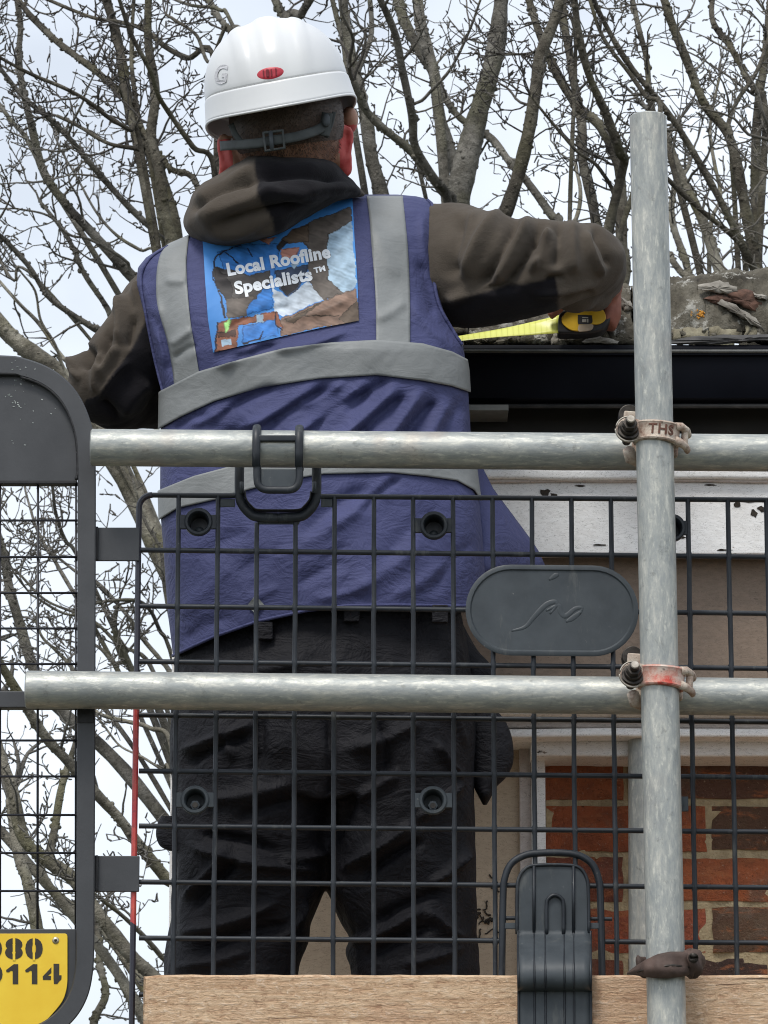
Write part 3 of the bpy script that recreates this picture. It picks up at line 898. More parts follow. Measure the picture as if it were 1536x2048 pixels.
# eyelets
def eyelet(px, py, nut):
    c = P(px, py, YM - 0.001)
    mb = MB()
    k = 28
    s = 5.085 / FPX
    ro, ri = 29 * s, 20.5 * s
    def ring(r, y): return [(c.x + r * math.cos(2 * math.pi * j / k), y, c.z + r * math.sin(2 * math.pi * j / k)) for j in range(k)]
    mb.grid([ring(ro, c.y + .004), ring(ro, c.y - .003), ring(ro - .0015, c.y - .0045), ring(ri + .0012, c.y - .0045), ring(ri, c.y - .003), ring(ri * .86, c.y + .026)], cu=True)
    rb = ring(ri * .86, c.y + .026); mb.add(rb, [tuple(range(k))])
    o = mb.build('eyelet', M['plastic'] if not nut else M['plastic_plate'], gd, auto=40)
    hw = 39 * s
    for sx in (-1, 1):
        mb = MB()
        mb.box(*(sorted((c.x + sx * (ro - .004), c.x + sx * hw))), c.y - .002, c.y + .003, c.z - 15 * s, c.z + 15 * s)
        mb.build('eyelet_tab', M['plastic'] if not nut else M['plastic_plate'], o, bevel=0.0008)
    if nut:
        mb = MB(); mb.tube([(c.x, c.y + .004, c.z - .006), (c.x, c.y + .02, c.z - .006)], 0.0068, 6); mb.build('nut', M['plastic_plate'], o, bevel=0.001)
        mb = MB(); mb.tube([(c.x, c.y + .002, c.z - .006), (c.x, c.y + .01, c.z - .006)], 0.0036, 12); mb.build('bolt', M['bolt'], o, auto=40)
    else:
        mb = MB(); mb.ell((c.x, c.y + .024, c.z - .006), .006, .003, .005, 12, 6); mb.build('peg', M['plastic_plate'], o, smooth=True)
for px, py, nt in ((397, 1044, 0), (868, 1051, 0), (1343, 1056, 0), (390, 1600, 1), (866, 1601, 1), (1338, 1608, 1)):
    eyelet(px, py, nt)
# hook over the rail
rl = lambda px: la + (lb - la) * ((P(px, 895, YL).x - la.x) / (lb.x - la.x))
hook = None
for px in (514, 599):
    hp = MB()
    c = rl(px)
    pth = []
    for a in range(-60, 181, 15):     # from the back lower side over the top to the front
        q = TUBE + 0.0042
        pth.append((c.x, c.y + math.cos(R(a)) * q, c.z + math.sin(R(a)) * q))
    pth += [(c.x, c.y - q, c.z - 0.012), (c.x, c.y - q + .001, c.z - 0.03)]
    hp.tube(pth, [(0.0055, 0.0038)] * len(pth), 10, phase=math.pi / 10)
    if hook is None: hook = hp.build('hook', M['plastic'], gd, smooth=True)
    else: hp.build('hook_strap', M['plastic'], hook, smooth=True)
q = TUBE + 0.0042
y_h = YL - q + .001
def U(pts, w, d, name, mat, Yp, n=10, par=hook):
    sp = smooth_path(pts, 6) if len(pts) > 3 else np.array(pts, float)
    mb = MB(); mb.tube([P(x, y, Yp) for x, y in sp], [(w, d)] * len(sp), n, phase=math.pi / n)
    return mb.build(name, mat, par, smooth=True)
U([(514, 930), (514, 955), (517, 970), (530, 979), (556, 980), (583, 979), (595, 970), (599, 955), (599, 930)], 0.0050, 0.004, 'hook_loop', M['plastic'], y_h + .002)
mb = MB(); z0, z1 = P(555, 976, y_h + .004).z, P(555, 938, y_h + .004).z
mb.box(P(521, 950, y_h).x, P(593, 950, y_h).x, y_h + .003, y_h + .006, z0, z1); mb.build('hook_panel', M['plastic_plate'], hook, bevel=0.001)
mb = MB(); c = rl(556); a_ = R(158)
cz_ = c.z + math.sin(R(165)) * q
mb.box(P(516, 890, y_h).x, P(597, 890, y_h).x, y_h - .002, y_h + .004, cz_ - .0042, cz_ + .0042); mb.build('hook_crossbar', M['plastic'], hook, bevel=0.0015)
for sx in (-1, 1):
    pc = [(556 + sx * 77, 925), (556 + sx * 77, 985), (556 + sx * 72, 1008), (556 + sx * 56, 1027), (556 + sx * 40, 1034), (556, 1036)]
    U(pc, 0.0065, 0.005, 'hook_arm', M['plastic'], YM - .002)
    U([(556 + sx * 73, 965), (556 + sx * 73, 988)], 0.003, 0.0065, 'hook_arm_rib', M['plastic_plate'], YM - .004)
    U([(556 + sx * 66, 985), (556 + sx * 63, 1000), (556 + sx * 52, 1014), (556 + sx * 40, 1021), (556, 1022)], 0.0012, 0.009, 'hook_arm_rib', M['gate_dark'], YM - .004)
    # arms run up behind the rail to the back of the hook
    c = rl(556 + sx * 60)
    mb = MB(); mb.tube([P(556 + sx * 77, 930, YM - .002), P(556 + sx * 74, 895, YM - .01), (rl(556 + sx * 60).x, YL + .031, c.z + .018), (rl(556 + sx * 50).x, YL + .018, c.z + q - .001), (rl(556 + sx * 43).x, YL, c.z + q)], [(0.006, 0.005)] * 3 + [(0.003, 0.002), (.003, .002)], 8)
    mb.build('hook_arm', M['plastic'], hook, smooth=True)
    mb = MB()
    pa = sorted((556 + sx * 86, 556 + sx * 116))
    mb.box(P(pa[0], 1003, YM).x, P(pa[1], 1003, YM).x, YM - .001, YM + .002, P(556, 1014, YM).z, P(556, 998, YM).z); mb.build('web', M['plastic_plate'], hook, bevel=0.0006)
mb = MB(); mb.extrude([P(x, y, YM - .001) for x, y in ((512, 1036), (516, 1048), (598, 1048), (602, 1036), (585, 1030), (525, 1030))], (0, .004, 0)); mb.build('web', M['plastic'], hook, bevel=0.0008)

# oval badge with a pressed emblem
def stadium(cx, cy, hw, hh, n=20):
    pts = []
    for i in range(n + 1): a = R(-90 + 180 * i / n); pts.append((cx + hw - hh + hh * math.cos(a), cy + hh * math.sin(a)))
    for i in range(n + 1): a = R(90 + 180 * i / n); pts.append((cx - hw + hh + hh * math.cos(a), cy + hh * math.sin(a)))
    return pts
yb = YM - 0.011
mb = MB()
S = lambda hw, hh, Y: [P(x, y + (x - 1104) * 0.010, Y) for x, y in stadium(1104, 1221, hw, hh)]
r0, r1, r2, r3, r4 = S(173, 91, yb + .013), S(173, 91, yb + .001), S(170, 88, yb), S(164, 82, yb), S(161, 79, yb + .0022)
mb.grid([r0, r1, r2, r3, r4], cu=True); mb.add(r4, [tuple(range(len(r4)))]); mb.add(r0, [tuple(range(len(r0)))])
bdg = mb.build('oval_badge', M['plastic_plate'], gd, auto=30)
em = [[(1023, 1262), (1050, 1254), (1070, 1232), (1092, 1210), (1110, 1204), (1112, 1212), (1100, 1228)], [(1092, 1222), (1108, 1214), (1118, 1212), (1122, 1226), (1132, 1232), (1150, 1218), (1164, 1216), (1160, 1228)],
      [(1132, 1244), (1146, 1236), (1164, 1222)], [(1098, 1160), (1110, 1152), (1118, 1148)]]
mb = MB()
for e in em:
    sp = smooth_path(e, 5); mb.tube([P(x, y, yb + .0027) for x, y in sp], [(0.0010, 0.0040 * math.sin(math.pi * (0.12 + 0.8 * i / len(sp)))) for i in range(len(sp))], 12)
mb.build('pressed_emblem', M['plastic_plate'], bdg, smooth=True)

# toe board clip
YC = YM - .003
cl = None
arch = [(1003, 1990), (1006, 1800), (1010, 1755), (1024, 1726), (1052, 1710), (1085, 1706), (1125, 1706), (1158, 1711), (1184, 1728), (1197, 1758), (1201, 1800), (1205, 1990)]
sp = smooth_path(arch, 6)
mb = MB(); mb.tube([P(x, y, YC) for x, y in sp], [(0.0048, 0.005)] * len(sp), 8, phase=math.pi / 8)
cl = mb.build('board_clip', M['plastic'], gd, smooth=True)
def strip(x0, x1, prof, th, name, mat, par, nx=10):
    """bent sheet: prof lists (row, Y); spans x0..x1"""
    f = []
    for (py, Y) in prof:
        f.append([P(x0 + (x1 - x0) * j / nx, py, Y) for j in range(nx + 1)])
    mb = MB(); mb.grid(f); return mb.build(name, mat, par, smooth=True, solid=th)
mb = MB(); o_ = []
pl = smooth_path([(1034, 1868), (1034, 1790), (1037, 1758), (1052, 1736), (1078, 1730), (1134, 1730), (1160, 1736), (1174, 1758), (1177, 1790), (1178, 1868)], 5)
mb.extrude([P(x, y, YC - .006) for x, y in pl], (0, .005, 0)); mb.build('clip_plate', M['plastic_plate'], cl, bevel=0.001)
rim_ = smooth_path([(1034, 1868), (1034, 1790), (1037, 1758), (1052, 1736), (1078, 1730), (1134, 1730), (1160, 1736), (1174, 1758), (1177, 1790), (1178, 1868)], 5)
mb = MB(); mb.tube([P(x, y, YC - .007) for x, y in rim_], 0.0022, 8); mb.build('clip_rim', M['plastic'], cl, smooth=True)
lp = smooth_path([(1093, 1868), (1093, 1812), (1097, 1797), (1110, 1790), (1123, 1797), (1127, 1812), (1127, 1868)], 5)
mb = MB(); mb.tube([P(x, y, YC - .009) for x, y in lp], 0.0024, 8); mb.build('clip_rib', M['plastic'], cl, smooth=True)
prof = [(1862, YC - .006), (1868, YC - .007), (1876, YC - .013), (1888, YC - .030), (1905, YC - .054), (1922, YC - .070), (1938, YC - .078), (1954, YC - .080), (1968, YC - .077), (1976, YC - .070), (1979, YC - .062), (1984, YC - .058), (2010, YC - .057), (2048, YC - .057), (2120, YC - .057), (2200, YC - .057)]
spf = smooth_path(prof, 3)
strip(1035, 1182, spf, 0.004, 'clip_tongue', M['plastic_plate'], cl)
for xx in (1036, 1068, 1090, 1128, 1147, 1181):
    mb = MB(); mb.tube([P(xx + 1.5 * (k / len(spf)), y, Y - .002) for k, (y, Y) in enumerate(spf)], [(0.0016, 0.0016)] * len(spf), 6)
    mb.build('clip_rib', M['plastic'], cl, smooth=True)
for xx in (1068, 1147):
    mb = MB(); mb.tube([P(xx, 1868, YC - .008), P(xx, 1732, YC - .008)], 0.002, 6); mb.build('clip_rib', M['plastic'], cl, smooth=True)
for sx in (1020, 1189):
    mb = MB(); mb.box(P(sx - 15, 1850, YC).x, P(sx + 15, 1850, YC).x, YC - .003, YC + .001, P(sx, 1858, YC).z, P(sx, 1846, YC).z); mb.build('web', M['plastic_plate'], cl, bevel=0.0006)

# ------------------------------------------------------------------ ladder gate at the left
YG = 5.075
gt = thing('access_gate', 'dark grey steel gate with wire infill, top plate and yellow number sign', 'gate', P(-300, 2080, YG))
ga = smooth_path([(-640, 728), (-200, 728), (0, 729), (50, 736), (98, 756), (134, 788), (158, 832), (171, 885), (173.5, 960)], 6)
gb = smooth_path([(173.5, 960), (172.5, 1400), (170.5, 1880)], 3)
gc = smooth_path([(170.5, 1880), (168, 1940), (157, 1990), (132, 2030), (90, 2062), (30, 2080), (-40, 2084), (-640, 2084)], 6)
gp = np.vstack([ga, gb[1:], gc[1:]])
mb = MB()
rows = []
for i, (x, y) in enumerate(gp):
    t = gp[min(i + 1, len(gp) - 1)] - gp[max(i - 1, 0)]; t = t / np.hypot(*t); nrm = np.array([t[1], -t[0]])
    h = 18.5
    rows.append([P(x + nrm[0] * s * h, y + nrm[1] * s * h, YG + d) for s, d in ((-1, .013), (-1, -.011), (-.86, -.013), (.86, -.013), (1, -.011), (1, .013))])
mb.grid(rows, cu=True)
mb.build('frame', M['gate'], gt, auto=40)
# plate in the arched top
pl = smooth_path([(-640, 748), (-10, 748), (44, 756), (86, 772), (118, 800), (140, 838), (151, 885), (154, 940)], 5)
ol = [tuple(p) for p in pl] + [(154, 948), (150, 962), (-640, 962)]
mb = MB(); mb.extrude([P(x, y, YG - .004) for x, y in ol], (0, .005, 0)); tp = mb.build('top_plate', M['gate'], gt, bevel=0.001)
mb = MB(); mb.tube([P(x, y, YG - .0105) for x, y in smooth_path([(-640, 747), (-10, 747), (44, 755), (88, 772), (120, 800), (142, 838), (154, 885), (156, 940), (152, 960)], 6)], [0.0016 + 0.0012 * abs(math.sin(i * 1.9)) for i in range(49)], 6)
mb.build('weld_bead', M['gate_dark'], tp, smooth=True)
mb = MB(); mb.box(P(-640, 965, YG).x, P(154, 965, YG).x, YG - .004, YG + .012, P(0, 969, YG).z, P(0, 961, YG).z); mb.build('plate_edge_shadow', M['gate_dark'], tp, bevel=0.001)  # near-black strip drawn as the shadow along the plate's lower edge
scuff = simple('chipped_paint', (0.25, 0.30, 0.28, 1), (0.5, 0.52, 0.5, 1), 300, 0.8, 0.2)
mb = MB(); rg = random.Random(21)
for cx, cy, sx, sy, k in ((22, 790, 9, 9, 10), (35, 812, 8, 4, 6), (60, 805, 25, 30, 5), (95, 840, 18, 30, 4), (30, 766, 14, 5, 6), (60, 735, 30, 6, 14), (80, 760, 25, 8, 8), (20, 885, 6, 3, 2)):
    for i in range(k):
        x, y = cx + rg.gauss(0, sx), cy + rg.gauss(0, sy)
        yy = YG - .0136 if y < 742 else YG - .0045
        w, h = rg.uniform(.5, 2.6), rg.uniform(.5, 1.5)
        mb.extrude([P(x - w, y, yy), P(x, y - h, yy), P(x + w, y + h * .3, yy), P(x + w * .2, y + h, yy)], (0, .0003, 0))
mb.build('paint_chips', scuff, tp)
# crossbar, wires, tabs
mb = MB(); mb.box(P(-640, 1400, YG).x, P(156, 1400, YG).x, YG - .010, YG + .010, P(0, 1418, YG).z, P(0, 1385, YG).z); mb.build('crossbar', M['gate'], gt, bevel=0.0015)
for y in (1041, 1114, 1186, 1257, 1328, 1481, 1553, 1630, 1706, 1782):
    mb = MB(); mb.tube([P(-640, y, YG), P(158, y, YG)], 0.0016, 6); mb.build('wire', M['wire'], gt, smooth=True)
for x in [152] + [76 - 76 * k for k in range(0, 9)]:
    mb = MB(); mb.tube([P(x, 960, YG + .003), P(x - (1 if x > 0 else 0), 1862, YG + .003)], 0.0016 if x != 152 else 0.0013, 6); mb.build('wire', M['wire'], gt, smooth=True)
for y0, y1 in ((1054, 1121), (1711, 1783)):
    mb = MB(); mb.box(P(188, y0, YG).x, P(279, y0, YG).x, YG + .002, YG + .006, P(230, y1, YG).z, P(230, y0, YG).z); mb.build('hinge_tab', M['gate'], gt, bevel=0.0012)
    mb = MB(); mb.box(P(190, y0, YG).x, P(197, y0, YG).x, YG - .004, YG + .006, P(230, y1, YG).z, P(230, y0, YG).z); mb.build('weld_bead', M['gate_dark'], gt, bevel=0.0012)
mb = MB(); mb.box(P(156, 1430, YG).x, P(189, 1430, YG).x, YG - .0145, YG + .0145, P(170, 1450, YG).z, P(170, 1415, YG).z); mb.build('bracket', M['gate_dark'], gt, bevel=0.001)
# lower plate with the sign
pl = [(-640, 1858), (152, 1858), (152, 1960), (146, 1995), (126, 2028), (90, 2055), (40, 2070), (-640, 2070)]
mb = MB(); mb.extrude([P(x, y, YG - .003) for x, y in pl], (0, .005, 0)); lpz = mb.build('lower_plate', M['gate'], gt, bevel=0.001)
sgo = [(-420, 1868)] + [(130, 1867), (134, 1869), (135, 1873)] + [tuple(p) for p in smooth_path([(135, 1960), (133, 1978), (126, 2000), (110, 2022), (84, 2048), (50, 2064), (10, 2069)], 5)] + [(-420, 2069)]
mb = MB(); mb.extrude([P(x, y, YG - .0065) for x, y in sgo], (0, .0025, 0)); sg = mb.build('yellow_sign', M['yellow'], gt, bevel=0.0006)
M['sign_letters'] = M['ink']
def flat_text(s, cx_right, y_top, y_bot, width, par, Y, bold=0.03):
    V, F = text_geo(s, bold, 1.08)
    V = V - V.min(0); V = V / V.max(0)
    mb = MB(); mb.add([P(cx_right - width + x * width, y_bot + (y_top - y_bot) * z, Y) for x, z in V], F)
    return mb.build('sign_digits', M['ink'], par)
yt = YG - .0070
def digit(ch, x0, x1, y0, y1, bold=0.055):
    V, F = text_geo(ch, bold); V = V - V.min(0); V = V / V.max(0)
    mb = MB(); mb.add([P(x0 + x * (x1 - x0), y1 + (y0 - y1) * z, yt) for x, z in V], F); mb.build('sign_digit', M['ink'], sg)
def digit_poly(polys):
    mb = MB()
    for pl_ in polys: mb.extrude([P(x / 5.12, 1840 + y / 5.12, yt) for x, y in pl_], (0, .0003, 0))
    mb.build('sign_digit', M['ink'], sg)
for ch, x0, x1 in (('0', -33, 4), ('8', 10, 45.5), ('0', 50.5, 85.5)): digit(ch, x0, x1, 1876, 1918.5)
digit('0', -33, 5, 1927.5, 1968.5)
for dx in (0, 196):
    digit_poly([[(62 + dx, 512), (75 + dx, 502), (142 + dx, 452), (186 + dx, 452), (186 + dx, 656), (130 + dx, 656), (130 + dx, 525), (112 + dx, 518), (92 + dx, 534), (66 + dx, 534)]])
digit_poly([[(437, 578), (525, 484), (525, 540), (490, 572), (522, 572), (520, 612), (440, 612)], [(548, 448), (606, 448), (606, 566), (630, 566), (628, 606), (606, 628), (586, 654), (553, 654), (548, 600)]])
ys = YG - .0074
mb = MB()
for (xa_, xb_, ya_, yb_) in ((25.5, 30.5, 1874, 1921), (65.5, 70, 1874, 1921), (-17, -12, 1874, 1921), (-17, -12, 1925, 1971)):
    mb.extrude([P(xa_, ya_, ys), P(xb_, ya_, ys), P(xb_, yb_, ys), P(xa_, yb_, ys)], (0, .0003, 0))
mb.build('stencil_gap', M['yellow'], sg)
mb = MB(); c = P(111.5, 1881, YG - .006); mb.ell(c, 0.0048, 0.0026, 0.0048, 16, 8); mb.build('rivet', M['rivet'], sg, smooth=True)
mb = MB(); mb.ell(c + Vector((0, -.002, 0)), 0.002, 0.0014, 0.002, 10, 6); mb.build('rivet_core', M['bolt'], sg, smooth=True)
# ================================================================== the worker
def fabric(name, c1, c2, scale=9, rough=0.85, weave=900, bump=0.25, sheen=0.15, spec=0.2, crumple=0.0):
    t = NT(name); v = t.mapping()
    n = t.noise(v, scale, 5, 0.6); n2 = t.noise(v, weave, 2); n3 = t.noise(v, 70, 3)
    c = t.ramp(n, [(0.32, c1), (0.68, c2)])
    nb = t.bump(t.math('ADD', n2, n3), bump, 0.0008)
    if crumple:
        va = t.mapping((1, 1, 1), rot=(0, R(38), 0)); vb = t.mapping((0.45, 1, 1.5), rot=(0, R(-42), 0))
        k1 = t.noise(va, 17, 4, 0.6, 1.8); k2 = t.noise(vb, 26, 3, 0.55, 1.2)
        r1 = t.math('ABSOLUTE', t.math('SUBTRACT', k1, 0.5)); r2 = t.math('ABSOLUTE', t.math('SUBTRACT', k2, 0.5))
        nb = t.bump(t.math('ADD', r1, t.math('MULTIPLY', r2, 0.8)), crumple, 0.02, nb)
    m = t.out(c, rough, nb, spec=spec)
    t.b.inputs['Sheen Weight'].default_value = sheen
    t.b.inputs['Sheen Roughness'].default_value = 0.6
    return m
M['navy'] = fabric('navy_vest_fabric', (0.045, 0.051, 0.128, 1), (0.064, 0.071, 0.170, 1), 7, 0.7, sheen=0.02, spec=0.25, crumple=0.27)
M['tape_grey'] = fabric('grey_reflective_tape', (0.185, 0.195, 0.195, 1), (0.235, 0.245, 0.245, 1), 14, 0.55, 600, 0.15, 0.0, 0.4, 0.10)
M['hoodie'] = fabric('brown_grey_fleece', (0.054, 0.044, 0.035, 1), (0.092, 0.077, 0.062, 1), 8, 0.95, 500, 0.6, 0.06, 0.1, 0.10)
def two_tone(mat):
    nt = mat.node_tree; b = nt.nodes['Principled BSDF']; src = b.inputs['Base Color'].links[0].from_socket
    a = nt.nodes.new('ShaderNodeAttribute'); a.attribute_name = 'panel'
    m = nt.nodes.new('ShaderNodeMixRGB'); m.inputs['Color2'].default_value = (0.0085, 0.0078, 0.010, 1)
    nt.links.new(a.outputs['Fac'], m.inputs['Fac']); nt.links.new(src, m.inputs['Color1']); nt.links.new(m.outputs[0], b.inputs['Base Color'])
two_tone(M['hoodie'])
M['hoodie_black'] = fabric('black_fleece_panel', (0.006, 0.006, 0.009, 1), (0.012, 0.011, 0.014, 1), 8, 0.95, 500, 0.3, 0.10)
M['trouser'] = fabric('black_work_trouser_cloth', (0.0042, 0.0044, 0.007, 1), (0.0100, 0.0095, 0.0125, 1), 10, 0.7, 700, 0.3, 0.0, 0.22, 0.38)
M['boot'] = simple('brown_boot_leather', (0.05, 0.03, 0.02, 1), (0.10, 0.06, 0.04, 1), 20, 0.6, 0.3)

def skin_mat(name, c1, c2, sss=0.15):
    t = NT(name); v = t.mapping()
    n = t.noise(v, 45, 5, 0.6); n2 = t.noise(v, 420, 3, 0.7)
    c = t.ramp(n, [(0.3, c1), (0.7, c2)])
    m = t.out(c, 0.55, t.bump(n2, 0.3, 0.0008), spec=0.35)
    t.b.inputs['Subsurface Weight'].default_value = sss
    t.b.inputs['Subsurface Radius'].default_value = (0.012, 0.004, 0.002)
    t.b.inputs['Subsurface Scale'].default_value = 0.5
    return m
M['skin'] = skin_mat('skin', (0.30, 0.155, 0.10, 1), (0.42, 0.235, 0.165, 1))
M['skin_red'] = skin_mat('flushed_skin', (0.42, 0.050, 0.050, 1), (0.54, 0.11, 0.095, 1))
M['skin_hand'] = skin_mat('weathered_hand_skin', (0.20, 0.072, 0.052, 1), (0.31, 0.13, 0.095, 1))
M['hair'] = simple('short_brown_hair', (0.030, 0.018, 0.012, 1), (0.085, 0.052, 0.034, 1), 300, 0.6, 0.6, 0.001)

def interp(tab):
    xs = [a for a, b in tab]; ys = [b for a, b in tab]
    return lambda v: np.interp(v, xs, ys)

def crease_field(px, py, creases):
    """height (m) of soft folds traced along lines: (x0,y0,x1,y1,half_width_px,amp)"""
    d = np.zeros_like(px, float)
    K = 1.45
    for x0, y0, x1, y1, w, amp in creases:
        dx, dy = x1 - x0, y1 - y0
        L2 = dx * dx + dy * dy
        t = ((px - x0) * dx + (py - y0) * dy) / L2
        s = (-(px - x0) * dy + (py - y0) * dx) / math.sqrt(L2)
        bow = 0.10 * math.sqrt(L2) * np.sin(np.pi * np.clip(t, 0, 1)) * (1 if amp > 0 else -1) * 0.5
        e = np.clip(np.minimum(t, 1 - t) * 4 + 0.15, 0, 1)
        e = e * e * (3 - 2 * e)
        d += K * amp * e * np.exp(-np.abs((s - bow) / w) ** 1.7)
    return d

def noise_field(V, f, seed=0.0):
    return np.array([mno.fractal(Vector((v[0] * f[0] + seed, v[1] * f[1], v[2] * f[2])), 1.0, 2.0, 3) for v in V])

# ------------------------------------------------------------------ vest surface
vL = interp([(388, 500), (400, 470), (440, 415), (468, 385), (485, 345), (500, 315), (515, 292), (535, 276), (570, 272), (620, 284), (700, 304), (780, 322), (860, 321), (980, 320), (1040, 322), (1100, 327), (1220, 335), (1320, 347)])
vR = interp([(388, 780), (391, 826), (396, 848), (406, 861), (425, 868), (460, 871), (540, 873), (620, 888), (660, 908), (690, 926), (740, 934), (860, 941), (940, 950), (1000, 958), (1060, 964), (1140, 970), (1320, 970)])
vD = interp([(388, .015), (395, .038), (420, .066), (470, .095), (540, .115), (700, .130), (850, .125), (1000, .120), (1150, .128), (1320, .140)])
vYc = interp([(388, 5.535), (540, 5.53), (700, 5.50), (1000, 5.49), (1320, 5.50)])
hem = interp([(300, 1330), (347, 1314), (430, 1277), (520, 1246), (620, 1224), (700, 1214), (800, 1213), (930, 1215), (980, 1205)])
VEST_CREASES = [
    # long diagonal pulls between the two tapes
    (432, 838, 560, 772, 11, -.007), (470, 862, 640, 765, 12, .010), (520, 862, 668, 775, 11, -.011), (560, 880, 740, 760, 12, .011), (612, 870, 742, 778, 11, -.012),
    (650, 892, 800, 768, 13, .011), (706, 884, 812, 790, 11, -.011), (748, 900, 850, 772, 14, .010), (800, 890, 872, 800, 11, -.010), (838, 900, 905, 796, 16, .008), (880, 880, 925, 800, 12, -.007), (905, 930, 935, 820, 12, .006),
    (372, 850, 470, 806, 10, .006), (345, 862, 420, 826, 9, -.005), (690, 830, 780, 756, 9, -.006), (590, 815, 690, 762, 8, .005), (400, 905, 520, 850, 14, -.006),
    # below the second tape
    (650, 1060, 790, 950, 16, .008), (600, 1080, 740, 975, 16, -.008), (720, 1030, 800, 955, 10, -.008), (520, 1120, 690, 1030, 20, .007), (470, 1150, 620, 1080, 18, -.006),
    (760, 1130, 880, 1010, 18, -.006), (700, 1180, 850, 1080, 18, .006), (780, 1195, 900, 1120, 14, .006), (590, 1175, 700, 1120, 14, -.006), (620, 1200, 760, 1160, 12, .005), (345, 1230, 470, 1120, 25, .006), (360, 1290, 470, 1230, 16, -.006),
    (860, 1190, 950, 1080, 14, -.006), (400, 1120, 500, 1060, 16, -.005), (560, 1040, 640, 1000, 10, .004), (490, 1200, 560, 1170, 10, .004), (640, 1130, 700, 1090, 9, -.004),
    # upper back
    (300, 620, 345, 760, 11, -.007), (318, 600, 330, 740, 9, .006), (290, 560, 318, 700, 10, .006), (880, 630, 930, 720, 10, -.005), (835, 520, 868, 640, 12, -.006), (820, 600, 900, 690, 12, .006), (845, 420, 868, 560, 10, .005),
    (430, 735, 520, 690, 8, .005), (460, 725, 560, 690, 7, -.006), (540, 700, 700, 660, 7, .005), (420, 560, 560, 520, 14, .004), (560, 640, 710, 590, 12, .004), (450, 660, 600, 610, 10, -.004), (740, 430, 800, 560, 18, .004), (330, 560, 372, 560, 8, .004), (335, 690, 385, 655, 8, .004), (345, 720, 395, 690, 7, -.004), (750, 640, 815, 600, 9, .004),
]
def vest_disp(px, py):
    d = crease_field(px, py, VEST_CREASES) * np.interp(py, [960, 1040], [1.0, 0.62])
    mid = (vL(py) + vR(py)) / 2
    spine = np.exp(-((px - mid - 10) / 45.0) ** 2) * np.clip((py - 450) / 150, 0, 1) * np.clip((1000 - py) / 200, 0, 1)
    bl = np.exp(-(((px - mid + 140) / 90.0) ** 2 + ((py - 600) / 110.0) ** 2)) + np.exp(-(((px - mid - 130) / 90.0) ** 2 + ((py - 560) / 110.0) ** 2))
    V = np.stack([px * .014, py * .010, py * 0], -1)
    wob = np.array([mno.noise(Vector(v)) for v in V]) * 0.004
    U_ = np.stack([(px + py) * .030, (py - px * .6) * .008, px * 0], -1)
    wob = wob + np.array([1 - abs(mno.noise(Vector(v))) * 2 for v in U_]) * 0.0005
    seat = np.exp(-((py - 1130) / 120.0) ** 2) * 0.01
    return d - 0.010 * spine + 0.010 * bl + wob + seat

def vest_ang(a, py, off=0.0):
    """point of the vest ring at angle a (pi/2 faces the camera), photo row py"""
    L_, R_ = vL(py), vR(py)
    mid, half = (L_ + R_) / 2, (R_ - L_) / 2 + off / 0.00069
    ca, sa = np.cos(a), np.sin(a)
    px = mid + half * ca
    ex = np.interp(py, [388, 480, 640, 800], [0.42, 0.40, 0.50, 0.78])
    Y = vYc(py) - (vD(py) + off) * np.sign(sa) * np.abs(sa) ** ex
    w = np.clip(sa * 2.2, 0, 1)
    Y = Y - vest_disp(px.ravel(), py.ravel()).reshape(px.shape) * w
    return Pn(px, py, Y)

def vest_pt(px, py, off):
    px, py = np.asarray(px, float), np.asarray(py, float)
    L_, R_ = vL(py), vR(py)
    t = np.clip((px - (L_ + R_) / 2) / ((R_ - L_) / 2), -0.995, 0.995)
    return vest_ang(np.arccos(t), py, off)

man = thing('person', 'person in white hard hat and navy vest measuring the eaves, seen from behind', 'person', (P(640, 1940, 5.5).x, 5.5, FLOOR))

# vest shell
NA, NV = 320, 260
ang = np.linspace(0, 2 * np.pi, NA, endpoint=False)
pyv = np.linspace(389, 1320, NV)
A, PY = np.meshgrid(ang, pyv)
PX = (vL(PY) + vR(PY)) / 2 + (vR(PY) - vL(PY)) / 2 * np.cos(A)
PY2 = np.where(PY > 1000, 1000 + (PY - 1000) * (hem(PX) - 1000) / 320.0, PY)
G = vest_ang(A, PY2)
mb = MB(); mb.grid([[tuple(p) for p in r] for r in G.tolist()], cu=True)
mb.add(G[0].tolist(), [tuple(range(NA))])
vest = mb.build('vest', M['navy'], man, smooth=True)
# hem piping
mb = MB(); mb.tube([Vector(p) + Vector((0, 0, 0.002)) for p in G[-1].tolist()] + [Vector(G[-1][0])], 0.0026, 6); mb.build('hem_piping', M['navy'], vest, smooth=True)

def strip_on(e1, e2, nu, nv, name, mat, off=0.0022, par=vest, close=False):
    """ribbon between two traced edges, lying on the vest"""
    a, b = smooth_path(e1, 10), smooth_path(e2, 10)
    def res(c, n):
        s = np.r_[0, np.cumsum(np.hypot(*np.diff(c, axis=0).T))]; u = np.linspace(0, s[-1], n)
        return np.stack([np.interp(u, s, c[:, 0]), np.interp(u, s, c[:, 1])], -1)
    a, b = res(a, nu), res(b, nu)
    w = np.linspace(0, 1, nv)[None, :, None]
    g = a[:, None] * (1 - w) + b[:, None] * w
    p = vest_pt(g[..., 0], g[..., 1], off)
    mb = MB(); mb.grid([[tuple(q) for q in r] for r in p.tolist()])
    return mb.build(name, mat, par, smooth=True, solid=0.0012)
strip_on([(352, 470), (336, 492), (323, 512), (316, 551), (318, 611), (337, 679), (348, 738), (352, 775)], [(395, 455), (383, 469), (377, 500), (375, 542), (382, 633), (394, 706), (402, 755)], 70, 14, 'reflective_tape', M['tape_grey'])
strip_on([(732, 392), (738, 440), (742, 497), (749, 588), (751, 684)], [(803, 392), (808, 440), (813, 497), (817, 588), (818, 690)], 60, 14, 'reflective_tape', M['tape_grey'])

